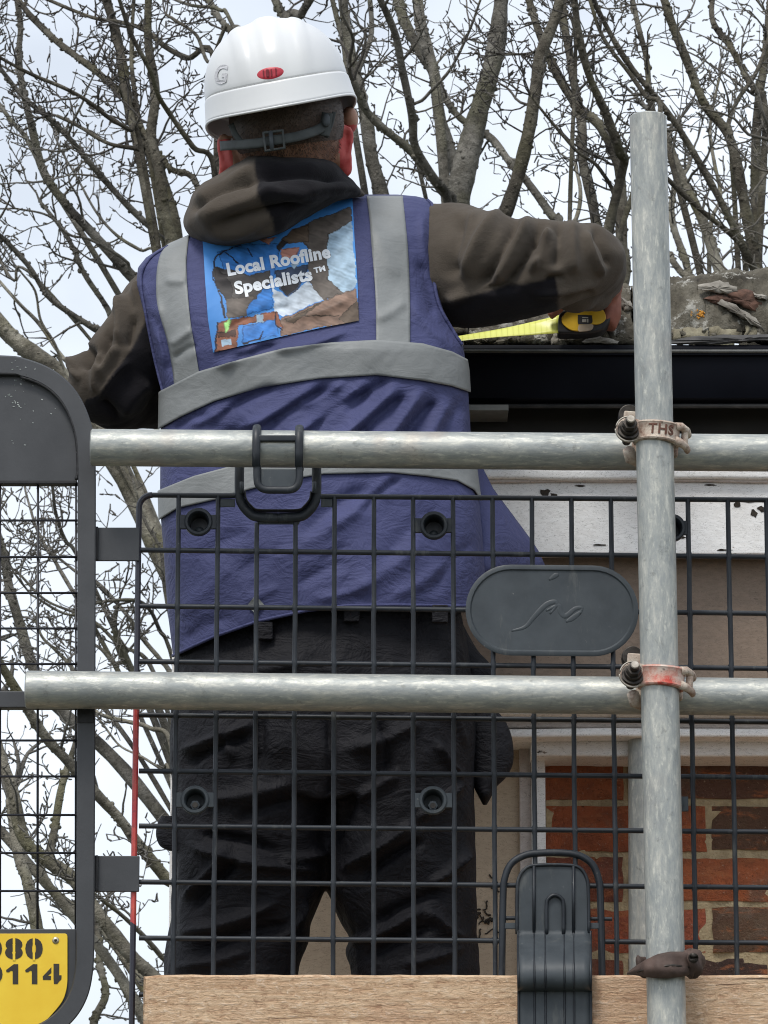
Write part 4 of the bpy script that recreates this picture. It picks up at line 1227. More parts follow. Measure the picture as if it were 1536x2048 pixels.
def band_on(top, bot, name, off=0.003):
    ft, fb = interp(top), interp(bot)
    an = np.linspace(-0.9, np.pi + 0.9, 200)
    rows = []
    for a in an:
        px = None
        py0 = (ft(600.) + fb(600.)) / 2
        ca = math.cos(a)
        row = []
        for k in np.linspace(0, 1, 16):
            py = 800.0
            for it in range(4):
                L_, R_ = vL(py), vR(py); px = (L_ + R_) / 2 + (R_ - L_) / 2 * ca
                py = float(ft(px) * (1 - k) + fb(px) * k)
            row.append(py)
        rows.append(row)
    PYb = np.array(rows); Ab = np.repeat(an[:, None], 16, 1)
    p = vest_ang(Ab, PYb, off)
    mb = MB(); mb.grid([[tuple(q) for q in r] for r in p.tolist()])
    return mb.build(name, M['tape_grey'], vest, smooth=True, solid=0.0012)
band_on([(318, 790), (325, 782), (400, 743), (478, 720), (569, 696), (660, 685), (751, 680), (842, 687), (900, 703), (940, 724)],
        [(318, 862), (323, 857), (364, 834), (432, 802), (523, 775), (637, 757), (751, 750), (842, 761), (900, 772), (942, 786)], 'reflective_tape')
band_on([(318, 984), (323, 980), (391, 952), (473, 930), (560, 905), (700, 888), (850, 890), (945, 915), (960, 930)],
        [(318, 1044), (323, 1039), (359, 1016), (437, 998), (482, 984), (560, 962), (646, 948), (779, 945), (847, 952), (911, 961), (945, 980), (960, 1005)], 'reflective_tape')
# armhole and seam piping
def seam(pts, name='seam', r=0.0013, mat=None, par=vest, off=0.0015):
    s = smooth_path(pts, 10); p = vest_pt(s[:, 0], s[:, 1], off)
    mb = MB(); mb.tube([Vector(q) for q in p.tolist()], r, 6); return mb.build(name, mat or M['navy'], par, smooth=True)
seam([(862, 400), (864, 470), (864, 540), (876, 610), (905, 664), (922, 690)], 'armhole_piping', 0.0028)
seam([(338, 492), (300, 520), (284, 560), (294, 630), (312, 720), (328, 785)], 'armhole_piping', 0.0022)

# printed panel on the back
def patch(poly, color, name, off, n=26, rough=0.6, sub=True, par=None):
    """flat printed area: traced outline filled and laid on the vest"""
    import bmesh as _b
    bm = _b.new()
    vs = [bm.verts.new((x, y, 0)) for x, y in poly]
    f = bm.faces.new(vs)
    _b.ops.triangulate(bm, faces=[f])
    for it in range(7):
        ed = [e for e in bm.edges if e.calc_length() > 7]
        if not ed: break
        _b.ops.subdivide_edges(bm, edges=ed, cuts=1)
        _b.ops.triangulate(bm, faces=bm.faces[:])
    V = np.array([v.co[:] for v in bm.verts]); bm.verts.index_update()
    F = [tuple(v.index for v in f.verts) for f in bm.faces]
    bm.free()
    p = vest_pt(V[:, 0], V[:, 1], off)
    mb = MB(); mb.add(p.tolist(), F)
    return mb.build(name, color, par or vest, smooth=True)
def ink(name, r, g, b, var=0.12):
    c = srgb(r, g, b)
    t = NT(name); v = t.mapping(); n = t.noise(v, 60, 4, 0.65)
    lo = tuple(x * (1 - var * 2.2) for x in c[:3]) + (1,); hi = tuple(min(1, x * (1 + var)) for x in c[:3]) + (1,)
    return t.out(t.ramp(n, [(0.3, lo), (0.7, hi)]), 0.55, spec=0.3)
def C4(pts): return [(380 + x / 4.042, 380 + y / 4.042) for x, y in pts]
PR = {k: ink('print_' + k, *v) for k, v in dict(blue=(64, 132, 206), deep=(38, 104, 190), light=(150, 175, 196), white=(176, 186, 198), roofb=(120, 98, 86), roofd=(84, 72, 62), grey=(88, 80, 76),
      dark=(52, 48, 48), shade=(70, 66, 64), skin=(176, 122, 108), belt=(120, 76, 58), beltd=(74, 46, 36), green=(150, 205, 120), steel=(120, 140, 155), line=(36, 36, 48), navy2=(62, 72, 92)).items()}
layers = [
    ('light', [(1090, 330), (1305, 250), (1338, 780), (1250, 830), (1100, 740)]),
    ('grey', [(820, 330), (1000, 240), (1300, 135), (1308, 250), (1120, 360), (1108, 500), (1112, 720), (1245, 830), (1075, 890), (1000, 800), (955, 730), (950, 470)]),
    ('roofd', [(820, 330), (960, 270), (960, 420), (700, 440)]),
    ('white', [(668, 780), (790, 870), (870, 800), (955, 735), (1005, 805), (1080, 882), (765, 1022), (680, 985)]),
    ('roofb', [(735, 1040), (1080, 890), (1340, 790), (1362, 1065), (1000, 1120), (740, 1185)]),
    ('roofd', [(1200, 1040), (1345, 880), (1362, 1065), (1280, 1085)]),
    ('deep', [(225, 500), (420, 440), (720, 430), (720, 560), (665, 740), (668, 960), (470, 1010), (300, 700)]),
    ('shade', [(200, 625), (330, 640), (480, 690), (640, 650), (665, 740), (545, 850), (540, 880), (300, 905), (215, 770)]),
    ('dark', [(210, 620), (300, 690), (360, 800), (340, 900), (290, 880), (215, 770)]),
    ('grey', [(300, 880), (540, 850), (460, 960), (470, 1020), (300, 1040)]),
    ('skin', [(560, 400), (700, 380), (640, 440)]),
    ('skin', [(735, 480), (895, 455), (860, 540), (740, 560)]),
    ('navy2', [(680, 655), (960, 600), (930, 720), (870, 800), (790, 868), (720, 800)]),
    ('dark', [(690, 720), (900, 700), (870, 780), (790, 850), (730, 800)]),
    ('light', [(800, 600), (890, 590), (840, 640)]),
    ('dark', [(700, 450), (760, 400), (800, 420), (735, 480), (715, 520)]),
    ('belt', [(225, 1065), (520, 1015), (620, 985), (705, 980), (755, 1130), (690, 1080), (560, 1065), (400, 1100), (385, 1290), (205, 1310)]),
    ('deep', [(425, 1105), (690, 1040), (730, 1175), (560, 1205), (425, 1245)]),
    ('beltd', [(235, 1150), (380, 1130), (375, 1180), (240, 1200)]),
    ('light', [(265, 1215), (340, 1205), (340, 1250), (268, 1258)]),
    ('green', [(272, 1070), (300, 1065), (320, 1035), (345, 1060), (330, 1110), (302, 1155), (285, 1110)]),
    ('steel', [(535, 1010), (598, 1000), (600, 1065), (540, 1075)]),
    ('line', [(300, 475), (420, 445), (425, 452), (310, 485), (235, 530), (205, 600), (205, 720), (260, 870), (295, 1040), (275, 1040), (248, 870), (192, 720), (194, 590), (225, 520)]),
    ('line', [(430, 1240), (560, 1200), (600, 1130), (605, 1135), (575, 1210), (440, 1250)]),
    ('line', [(690, 985), (700, 1085), (755, 1140), (748, 1142), (692, 1092), (682, 985)]),
    ('line', [(225, 1060), (240, 1058), (225, 1290), (208, 1310)]),
    ('line', [(290, 500), (400, 585), (395, 595), (285, 510)]),
    ('line', [(470, 470), (520, 545), (512, 548), (462, 475)]),
    ('roofd', [(760, 1050), (960, 960), (1080, 890), (1085, 900), (960, 985), (840, 1085)]),
    ('roofd', [(900, 1010), (1200, 1015), (1200, 1022), (900, 1020)]),
]
def inside(px, py, poly):
    r = np.zeros(px.shape, bool); n_ = len(poly)
    for i in range(n_):
        (x0, y0), (x1, y1) = poly[i], poly[(i + 1) % n_]
        if y0 == y1: continue
        c_ = ((y0 > py) != (y1 > py)) & (px < (x1 - x0) * (py - y0) / (y1 - y0) + x0)
        r ^= c_
    return r
def edge_dist(px, py, poly):
    d = np.full(px.shape, 1e9)
    for i in range(len(poly)):
        (x0, y0), (x1, y1) = poly[i], poly[(i + 1) % len(poly)]
        L2 = (x1 - x0) ** 2 + (y1 - y0) ** 2 + 1e-9
        t = np.clip(((px - x0) * (x1 - x0) + (py - y0) * (y1 - y0)) / L2, 0, 1)
        d = np.minimum(d, np.hypot(px - x0 - t * (x1 - x0), py - y0 - t * (y1 - y0)))
    return d
PC = dict(blue=(72, 140, 212), deep=(58, 120, 192), light=(158, 182, 200), white=(186, 196, 206), roofb=(130, 106, 92), roofd=(92, 78, 66), grey=(96, 88, 82),
      dark=(54, 50, 50), shade=(76, 72, 70), skin=(182, 128, 112), belt=(128, 82, 62), beltd=(78, 50, 40), green=(156, 210, 124), steel=(126, 146, 160), line=(36, 36, 48), navy2=(64, 76, 98))
outl = [(404, 436), (408, 480), (412, 560), (418, 640), (426, 698), (429, 705), (440, 701), (560, 674), (640, 656), (712, 643), (716, 636), (713, 560), (708, 480), (704, 396), (640, 400), (520, 430)]
nu_, nv_ = 176, 172
lft = interp([(396, 402), (480, 408), (560, 412), (640, 418), (705, 428)]); rgt = interp([(396, 704), (480, 708), (560, 713), (636, 716), (705, 717)])
botf = interp([(402, 709), (428, 705), (560, 674), (640, 656), (717, 641)]); topf = interp([(402, 438), (520, 428), (640, 399), (717, 394)])
UU, VV = np.meshgrid(np.linspace(0, 1, nu_), np.linspace(0, 1, nv_))
gx = 404 + UU * 310; gy = topf(gx) + VV * (botf(gx) - topf(gx)); gx = lft(gy) + UU * (rgt(gy) - lft(gy)); gy = topf(gx) + VV * (botf(gx) - topf(gx))
wob = np.array([[mno.noise(Vector((x * .09, y * .09, 1.3))), mno.noise(Vector((x * .09, y * .09, 7.7)))] for x, y in zip(gx.ravel(), gy.ravel())]).reshape(nv_, nu_, 2) * 3.0
qx, qy = gx + wob[..., 0], gy + wob[..., 1]
colr = np.empty((nv_, nu_, 3)); colr[:] = srgb(*PC['blue'])[:3]
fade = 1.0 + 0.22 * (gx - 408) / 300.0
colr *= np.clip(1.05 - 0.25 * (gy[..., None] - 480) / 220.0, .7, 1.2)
for k, (cn, pts) in enumerate(layers):
    pl_ = C4(pts); m = inside(qx, qy, pl_)
    if not m.any(): continue
    base_ = np.array(srgb(*PC[cn])[:3])
    mot = np.array([mno.fractal(Vector((x * .045 + k * 3.1, y * .06, k)), 1.0, 2.0, 4) for x, y in zip(qx[m], qy[m])])
    stk = np.array([mno.noise(Vector(((x + y * .4) * .02, (y - x * .35) * .22, k + 4.0))) for x, y in zip(qx[m], qy[m])])
    colr[m] = base_ * np.clip(1 + 0.42 * mot + 0.3 * stk, 0.35, 2.0)[:, None]
    if cn not in ('line', 'light', 'white', 'steel', 'blue'):
        e_ = edge_dist(qx, qy, pl_); en = m & (e_ < 1.5 + 0.8 * np.sin(qx * .3))
        colr[en] = colr[en] * 0.5
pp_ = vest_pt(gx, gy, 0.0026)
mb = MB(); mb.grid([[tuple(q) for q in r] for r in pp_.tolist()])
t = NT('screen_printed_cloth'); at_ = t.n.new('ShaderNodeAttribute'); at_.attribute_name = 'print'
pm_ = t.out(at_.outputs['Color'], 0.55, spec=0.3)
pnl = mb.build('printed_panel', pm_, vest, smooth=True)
ca_ = pnl.data.color_attributes.new('print', 'FLOAT_COLOR', 'POINT')
ca_.data.foreach_set('color', np.concatenate([np.clip(colr, 0, 1).reshape(-1, 3), np.ones((nu_ * nv_, 1))], 1).astype(np.float32).ravel())
white_ink = ink('print_lettering_white', 236, 240, 244, 0.03)
def cloth_text(s, x0, y0, x1, y1, height, bold=0.045, up=0):
    V, F = text_geo(s, bold, 1.06)
    x_ = V[:, 0] - V[:, 0].min(); w = x_.max()
    cap = 0.70
    ux = np.array([x1 - x0, y1 - y0]); Lp = np.hypot(*ux); ux = ux / Lp; uy = np.array([ux[1], -ux[0]])
    q = np.array([x0, y0]) + np.outer(x_ / w * Lp, ux) + np.outer(V[:, 1] / cap * height, uy)
    import bmesh as _b
    bm = _b.new(); vs = [bm.verts.new((x, y, 0)) for x, y in q]
    for f in F:
        try: bm.faces.new([vs[i] for i in f])
        except ValueError: pass
    for it in range(6):
        _b.ops.triangulate(bm, faces=bm.faces[:])
        ed = [e for e in bm.edges if e.calc_length() > 3]
        if not ed: break
        _b.ops.subdivide_edges(bm, edges=ed, cuts=1)
    _b.ops.triangulate(bm, faces=bm.faces[:])
    bm.verts.index_update()
    q = np.array([v.co[:2] for v in bm.verts]); F = [tuple(v.index for v in f.verts) for f in bm.faces]; bm.free()
    p = vest_pt(q[:, 0], q[:, 1], 0.0034)
    mb = MB(); mb.add(p.tolist(), F); return mb.build('lettering', white_ink, vest, smooth=True)
cloth_text('Local Roofline', 458, 551, 661, 514, 24)
cloth_text('Specialists', 473, 588, 625, 559, 24)
cloth_text('TM', 628, 546, 650, 541, 10, 0.05)
# small sewn label near the hem
lab = patch([(497, 1211), (513, 1190), (530, 1209), (514, 1229)], M['tape_grey'], 'sewn_label', 0.0035)
# front panel of the open vest blowing out at the right
mb = MB(); rows = []
for i in range(13):
    u = i / 12
    row = []
    for j in range(13):
        v = j / 12
        xa_ = 950 + (968 - 950) * v; xb_ = np.interp(v, [0, .25, .8, 1], [958, 985, 1072, 1092])
        x = xa_ + (xb_ - xa_) * u; y = 925 + (1150 - 925) * v - 12 * u * v
        row.append(P(x, y, 5.50 + 0.10 * u + 0.02 * math.sin(u * 3 + v * 5)))
    rows.append(row)
mb.grid(rows); mb.build('front_flap', M['navy'], vest, smooth=True, solid=0.003)

# ------------------------------------------------------------------ hoodie (sleeves, hood, trunk) in one skin
def blob_mesh(mb, name, mat, voxel, smooth_it=4, parent=man):
    o = mb.build(name, mat, parent, smooth=True)
    r = o.modifiers.new('remesh', 'REMESH'); r.mode = 'VOXEL'; r.voxel_size = voxel; r.use_smooth_shade = True
    s = o.modifiers.new('smooth', 'SMOOTH'); s.factor = 0.5; s.iterations = smooth_it
    me = bake(o)
    return o, me
def displace(o, creases, noise=None, amp=0.003, lim=0.2):
    me = o.data; n_ = len(me.vertices)
    V = np.empty(n_ * 3); me.vertices.foreach_get('co', V); V = V.reshape(-1, 3)
    N = np.empty(n_ * 3); me.vertices.foreach_get('normal', N); N = N.reshape(-1, 3)
    px, py = proj(V)
    face = np.clip(-N[:, 1] * 1.6 + 0.35, 0, 1)
    d = crease_field(px, py, creases) * face
    if noise: d = d + noise_field(V, noise) * amp
    V += N * d[:, None]
    me.vertices.foreach_set('co', V.ravel()); me.update()
    return V, px, py
def sleeve(mb, pts, n=28):
    """pts: px,py,Y,radius_px (view plane),radius_depth_px"""
    s = smooth_path(pts, 6)
    mb.tube([P(a, b, c) for a, b, c, d, e in s], [(0.00069 * d, 0.00069 * e) for a, b, c, d, e in s], n)

mb = MB()
# trunk under the vest
G2 = vest_ang(A[::4, ::4], np.clip(PY[::4, ::4], 400, 1180), -0.014)
mb.grid([[tuple(p) for p in r] for r in G2.tolist()], cu=True)
mb.add(G2[0].tolist(), [tuple(range(G2.shape[1]))]); mb.add(G2[-1].tolist(), [tuple(range(G2.shape[1] - 1, -1, -1))])
# right sleeve, raised, elbow to the right
def vt(x, t, b, Y, e): return (x, (t + b) / 2, Y, (b - t) / 2, e)
rsl = [vt(790, 430, 620, 5.545, 60), vt(850, 397, 645, 5.535, 78), vt(900, 396, 664, 5.52, 98), vt(950, 416, 664, 5.50, 104), vt(1000, 427, 655, 5.48, 102), vt(1050, 431, 640, 5.475, 96), vt(1100, 435, 622, 5.475, 90), vt(1145, 443, 606, 5.485, 86), vt(1180, 458, 596, 5.50, 76), vt(1203, 478, 588, 5.52, 60)]
s = smooth_path(rsl, 6)
mb.tube([P(a, b, c) for a, b, c, d, e in s], [(0.00069 * e, 0.00069 * d) for a, b, c, d, e in s], 32)
mb.tube([P(1172, 520, 5.50), P(1186, 528, 5.56), P(1196, 545, 5.62), P(1203, 560, 5.66)], [0.052, 0.050, 0.042, 0.034], 24)
mb.ell(P(1178, 515, 5.495), 0.046, 0.050, 0.050, 20, 14)
mb.tube([P(1110, 560, 5.49), P(1150, 578, 5.53), P(1190, 580, 5.60)], [0.030, 0.034, 0.030], 16)
# left sleeve, elbow out to the left
mb.tube([P(a, b, c) for a, b, c in ((372, 560, 5.56), (338, 592, 5.552), (298, 660, 5.53), (256, 722, 5.518), (214, 776, 5.52))], [0.050, 0.058, 0.061, 0.060, 0.056], 28)
mb.tube([P(285, 650, 5.545), P(268, 720, 5.535), P(250, 780, 5.53)], [0.040, 0.048, 0.050], 20)
mb.ell(P(218, 776, 5.52), 0.062, 0.058, 0.052, 20, 14)
mb.tube([P(224, 786, 5.53), P(300, 795, 5.62), P(385, 780, 5.72)], [0.052, 0.047, 0.036], 24)
# hood
hT = interp([(368, 446), (374, 420), (382, 402), (392, 386), (405, 366), (448, 339), (497, 314), (545, 306), (590, 305), (627, 309), (676, 329), (708, 360), (722, 378), (731, 388)])
hB = interp([(368, 448), (374, 462), (382, 470), (400, 480), (431, 489), (465, 489), (497, 485), (562, 466), (627, 427), (676, 403), (715, 394), (731, 391)])
rows = []
for px in np.linspace(369, 730, 46):
    t_, b_ = float(hT(px)), float(hB(px)); c_, h_ = (t_ + b_) / 2, max((b_ - t_) / 2, 1.0)
    dep = 0.085 * min(1.0, h_ / 60.0) ** 0.7
    yc = 5.435 + 0.05 * ((px - 540) / 190.0) ** 2
    row = []
    for k in range(28):
        a = 2 * math.pi * k / 28
        row.append(P(px, c_ - h_ * math.sin(a), yc - dep * math.cos(a)))
    rows.append(row)
mb.grid(rows, cu=True); mb.add(rows[0], [tuple(range(28))]); mb.add(rows[-1], [tuple(range(27, -1, -1))])
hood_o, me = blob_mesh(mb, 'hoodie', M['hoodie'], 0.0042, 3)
HOODIE_CREASES = [
    # right sleeve folds
    (1004, 424, 925, 560, 13, .010), (1040, 432, 950, 585, 12, -.012), (1062, 436, 985, 575, 11, .011), (1085, 440, 1010, 580, 11, -.012), (1098, 455, 1062, 545, 9, .010), (1078, 470, 1068, 520, 7, -.008), (1120, 440, 1112, 540, 12, -.008),
    (1145, 440, 1148, 550, 13, .007), (1170, 460, 1208, 555, 8, .006), (1185, 455, 1222, 540, 7, -.006), (925, 430, 900, 560, 16, -.007), (955, 420, 915, 540, 11, .006), (890, 600, 985, 565, 10, .007), (920, 590, 1040, 575, 9, -.006), (1060, 590, 1200, 560, 8, .004), (1120, 600, 1190, 585, 7, -.006), (1090, 560, 1130, 555, 6, -.005),
    # left sleeve folds
    (248, 590, 236, 690, 9, .008), (268, 590, 255, 700, 9, -.008), (236, 690, 200, 760, 8, .008), (215, 660, 195, 740, 8, -.008), (180, 690, 168, 740, 10, -.012), (165, 690, 150, 740, 8, .010), (205, 700, 190, 790, 7, .008), (260, 720, 195, 800, 6, .005), (280, 560, 270, 640, 8, .006), (140, 725, 160, 760, 6, .006), (230, 620, 215, 680, 8, -.006), (300, 760, 240, 830, 14, .006), (200, 800, 240, 845, 8, -.006),
    # hood folds
    (384, 408, 520, 330, 15, .007), (380, 424, 520, 356, 9, -.010), (390, 436, 560, 372, 18, .007), (500, 326, 680, 340, 16, .004), (505, 352, 700, 360, 11, -.009), (515, 384, 715, 376, 16, .006), (420, 452, 620, 410, 12, -.009), (412, 468, 600, 440, 16, .006), (470, 482, 660, 418, 7, -.004), (600, 396, 724, 386, 6, -.004),
]
V, px, py = displace(hood_o, [c[:5] + (c[5] * 1.35,) for c in HOODIE_CREASES], (14, 14, 14), 0.004)
# black panels: under the raised arm, inside of the left arm, middle of the hood
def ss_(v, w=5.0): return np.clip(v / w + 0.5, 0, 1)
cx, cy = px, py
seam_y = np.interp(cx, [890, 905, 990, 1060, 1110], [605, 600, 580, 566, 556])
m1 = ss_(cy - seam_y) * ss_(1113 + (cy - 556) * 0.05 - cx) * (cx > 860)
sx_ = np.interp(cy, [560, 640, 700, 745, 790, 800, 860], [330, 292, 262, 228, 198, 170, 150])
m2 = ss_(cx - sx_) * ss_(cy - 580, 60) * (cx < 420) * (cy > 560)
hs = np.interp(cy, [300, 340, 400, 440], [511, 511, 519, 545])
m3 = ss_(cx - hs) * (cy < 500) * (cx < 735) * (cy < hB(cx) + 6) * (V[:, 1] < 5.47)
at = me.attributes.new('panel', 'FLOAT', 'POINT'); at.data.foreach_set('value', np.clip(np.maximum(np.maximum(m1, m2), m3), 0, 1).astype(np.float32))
me.materials.clear(); me.materials.append(M['hoodie'])
me.polygons.foreach_set('use_smooth', [True] * len(me.polygons))

# ------------------------------------------------------------------ trousers
mb = MB()
def leg_loft(tab, Y0, dep, n=40):
    """tab: row, left, right"""
    t = smooth_path(tab, 5)
    rows = []
    for y, l, r in t:
        c, h = (l + r) / 2, (r - l) / 2
        row = []
        for k in range(n):
            a = 2 * math.pi * k / n
            sn = math.sin(a)
            row.append(P(c + h * math.cos(a), y, Y0(y) - dep(y) * math.copysign(abs(sn) ** 0.85, sn)))
        rows.append(row)
    b = len(mb.v)
    mb.grid(rows, cu=True); mb.add(rows[0], [tuple(range(n))]); mb.add(rows[-1], [tuple(range(n - 1, -1, -1))])
tY = interp([(1180, 5.505), (1500, 5.49), (1800, 5.50), (2400, 5.52)])
leg_loft([(1185, 362, 925), (1250, 354, 932), (1330, 350, 948), (1420, 347, 950), (1500, 346, 952), (1600, 346, 940)], tY, interp([(1185, .118), (1330, .135), (1500, .13), (1600, .11)]))
leg_loft([(1400, 348, 690), (1500, 346, 690), (1600, 345, 672), (1700, 344, 660), (1770, 343, 648), (1810, 341, 632), (1850, 337, 620), (1890, 332, 617), (1940, 324, 597), (2000, 322, 585), (2100, 330, 575), (2220, 345, 560), (2290, 360, 545)], tY, interp([(1400, .12), (1600, .115), (1800, .1), (2000, .095), (2300, .07)]))
leg_loft([(1400, 620, 950), (1500, 625, 952), (1600, 640, 951), (1700, 646, 948), (1770, 653, 946), (1810, 670, 946), (1850, 688, 947), (1880, 701, 947), (1905, 692, 948), (1940, 704, 950), (2000, 712, 950), (2100, 722, 940), (2220, 735, 925), (2290, 745, 915)], tY, interp([(1400, .12), (1600, .115), (1800, .1), (2000, .095), (2300, .07)]))
tro, me = blob_mesh(mb, 'trousers', M['trouser'], 0.0050, 3)
me.materials.clear(); me.materials.append(M['trouser'])
TC = [(360, 1500, 520, 1440, 12, .010), (370, 1530, 500, 1470, 11, -.010), (440, 1440, 470, 1520, 10, .006), (380, 1690, 640, 1740, 10, .012), (400, 1670, 560, 1705, 12, -.011), (560, 1720, 660, 1700, 9, .009), (680, 1740, 830, 1640, 12, .012), (720, 1760, 850, 1680, 11, -.012), (660, 1690, 720, 1580, 12, -.010),
      (830, 1640, 930, 1560, 12, .009), (700, 1600, 800, 1540, 16, .008), (370, 1800, 460, 1690, 9, .010), (390, 1820, 480, 1720, 9, -.010), (360, 1870, 560, 1800, 13, .010), (380, 1910, 590, 1850, 13, -.010), (350, 1935, 500, 1900, 10, .008), (700, 1890, 850, 1815, 12, .012), (720, 1920, 880, 1850, 12, -.011),
      (740, 1850, 900, 1780, 12, -.010), (850, 1815, 930, 1880, 12, .010), (860, 1770, 940, 1700, 10, .009), (800, 1930, 930, 1890, 10, .009), (690, 1500, 850, 1440, 16, .008), (760, 1440, 780, 1560, 12, -.007), (520, 1420, 510, 1560, 12, -.008), (640, 1330, 650, 1700, 10, -.010), (390, 1600, 600, 1560, 16, .007), (470, 1640, 620, 1600, 14, -.008), (870, 1480, 930, 1560, 10, .008), (560, 1880, 610, 1800, 8, .008), (880, 1330, 940, 1500, 12, .006), (400, 1350, 620, 1320, 14, .006)]
displace(tro, [c[:4] + (c[4] * .72, c[5] * 1.05) for c in TC], (11, 11, 9), 0.008)
def loft_piece(name, outline_tab, Y, dep, mat, par, n=20):
    rows = []
    for y, l, r in smooth_path(outline_tab, 4):
        c, h = (l + r) / 2, max((r - l) / 2, .6)
        rows.append([P(c + h * math.cos(2 * math.pi * k / n), y, Y - dep * min(1, h / 14) * math.sin(2 * math.pi * k / n)) for k in range(n)])
    mb = MB(); mb.grid(rows, cu=True); mb.add(rows[0], [tuple(range(n))]); mb.add(rows[-1], [tuple(range(n - 1, -1, -1))])
    return mb.build(name, mat, par, smooth=True)
loft_piece('holster_pocket', [(1400, 905, 965), (1430, 915, 1002), (1465, 922, 1021), (1500, 930, 1027), (1530, 935, 1025), (1555, 940, 1012), (1575, 948, 992), (1595, 958, 982), (1610, 966, 973)], 5.50, 0.022, M['trouser'], tro)
loft_piece('holster_pocket', [(1225, 880, 915), (1260, 885, 932), (1300, 890, 955), (1325, 900, 978), (1345, 905, 990), (1420, 900, 985)], 5.52, 0.03, M['trouser'], tro)
loft_piece('tool_pocket', [(1632, 322, 380), (1650, 314, 385), (1672, 312, 380), (1692, 320, 375), (1702, 338, 370)], 5.47, 0.02, M['trouser'], tro)
for x, y in ((703, 1226), (530, 1262), (880, 1228)):
    a = P(x, y, 5.385)
    mb = MB(); mb.box(P(x - 16, y, 5.37).x, P(x + 16, y, 5.37).x, 5.366, 5.376, P(x, y + 18, 5.37).z, P(x, y - 18, 5.37).z); mb.build('belt_loop', M['trouser'], tro, bevel=0.002)
# boots
for sx, l, r in ((-1, 380, 525), (1, 770, 900)):
    cx_ = P((l + r) / 2, 2280, 5.5).x
    mb = MB()
    prof = [(-0.14, .040, .045), (-0.10, .050, .085), (-0.02, .052, .10), (0.06, .052, .075), (0.12, .050, .06), (0.16, .035, .045)]
    rows = []
    for yy, w, h in prof:
        rows.append([(cx_ + w * math.cos(2 * math.pi * k / 18), 5.52 + yy, FLOOR + 0.004 + max(0, h / 2 + h / 2 * math.sin(2 * math.pi * k / 18))) for k in range(18)])
    mb.grid(rows, cu=True); mb.add(rows[0], [tuple(range(18))]); mb.add(rows[-1], [tuple(range(17, -1, -1))])
    mb.tube([(cx_, 5.50, FLOOR + .05), (cx_, 5.50, FLOOR + .22)], 0.055, 18)
    bt = mb.build('boot', M['boot'], man, smooth=True)
    mb = MB(); mb.box(cx_ - .05, cx_ + .05, 5.52 - .14, 5.52 + .16, FLOOR + .0005, FLOOR + .02); mb.build('sole', M['gate_dark'], bt, bevel=0.008)

# ------------------------------------------------------------------ body: head, neck, hands and what lies under the clothes
HC = P(572, 232, 5.455)
ROLL = R(9)
hr = Matrix.Rotation(-ROLL, 3, 'Y')
mb = MB()
mb.ell(HC, 0.080, 0.098, 0.112, 28, 20, hr)
mb.ell(HC + hr @ Vector((0, 0.045, -0.062)), 0.060, 0.058, 0.062, 20, 14, hr)       # jaw
mb.ell(HC + hr @ Vector((0, 0.104, -0.032)), 0.013, 0.016, 0.024, 12, 8, hr)        # nose
mb.ell(HC + hr @ Vector((0, 0.098, -0.078)), 0.022, 0.010, 0.008, 12, 8, hr)        # lips
mb.tube([P(590, 440, 5.535), P(588, 390, 5.515), P(580, 340, 5.485), P(572, 270, 5.46)], [0.055, 0.058, 0.066, 0.072], 28)
for (ex, ey, sgn) in ((688, 302, 1), (453, 318, -1)):
    e = P(ex, ey, 5.462)
    er = Matrix.Rotation(-ROLL, 3, 'Y') @ Matrix.Rotation(sgn * R(-28), 3, 'Z')
    mb.ell(e + Vector((sgn * .001, .006, 0)), 0.0060, 0.018, 0.033, 16, 12, er)
    mb.ell(e + Vector((-sgn * .004, .004, 0)), 0.010, 0.012, 0.031, 16, 12, er)
    mb.ell(e + Vector((-sgn * .009, .004, -.004)), 0.012, 0.014, 0.024, 12, 8, er)
    hx = [(-6, -34), (5, -42), (13, -34), (15, -16), (11, 2), (8, 18), (10, 34), (5, 46), (-4, 42)]
    mb.tube([P(ex + sgn * q[0] + 0, ey + q[1] * 1.05, 5.455 + (0.004 if abs(q[1]) < 20 else 0.010)) for q in smooth_path(hx, 4)], [0.0044 + 0.0012 * math.sin(i * .35) for i in range(33)], 10)
mb.ell(P(699, 240, 5.50), 0.013, 0.022, 0.020, 14, 10)
# trunk, arms and legs under the clothes
G3 = vest_ang(A[::6, ::6], np.clip(PY[::6, ::6], 430, 1180), -0.055)
mb.grid([[tuple(p) for p in r] for r in G3.tolist()], cu=True)
mb.add(G3[0].tolist(), [tuple(range(G3.shape[1]))]); mb.add(G3[-1].tolist(), [tuple(range(G3.shape[1] - 1, -1, -1))])
mb.tube([P(800, 520, 5.56), P(900, 530, 5.54), P(1000, 535, 5.50), P(1170, 525, 5.51), P(1195, 550, 5.61), P(1212, 575, 5.672)], [0.040, 0.045, 0.045, 0.034, 0.030, 0.026], 18)
mb.tube([P(380, 580, 5.56), P(298, 670, 5.535), P(222, 776, 5.53), P(380, 782, 5.72), P(440, 775, 5.76)], [0.035, 0.040, 0.036, 0.030, 0.026], 18)
for xa_, xb_ in ((480, 450), (800, 835)):
    mb.tube([P(xa_, 1200, 5.50), P(xa_, 1600, 5.50), P((xa_ + xb_) / 2, 1900, 5.50), (P(xb_, 2200, 5.51).x, 5.51, FLOOR + .06)], [0.085, 0.075, 0.055, 0.045], 18)
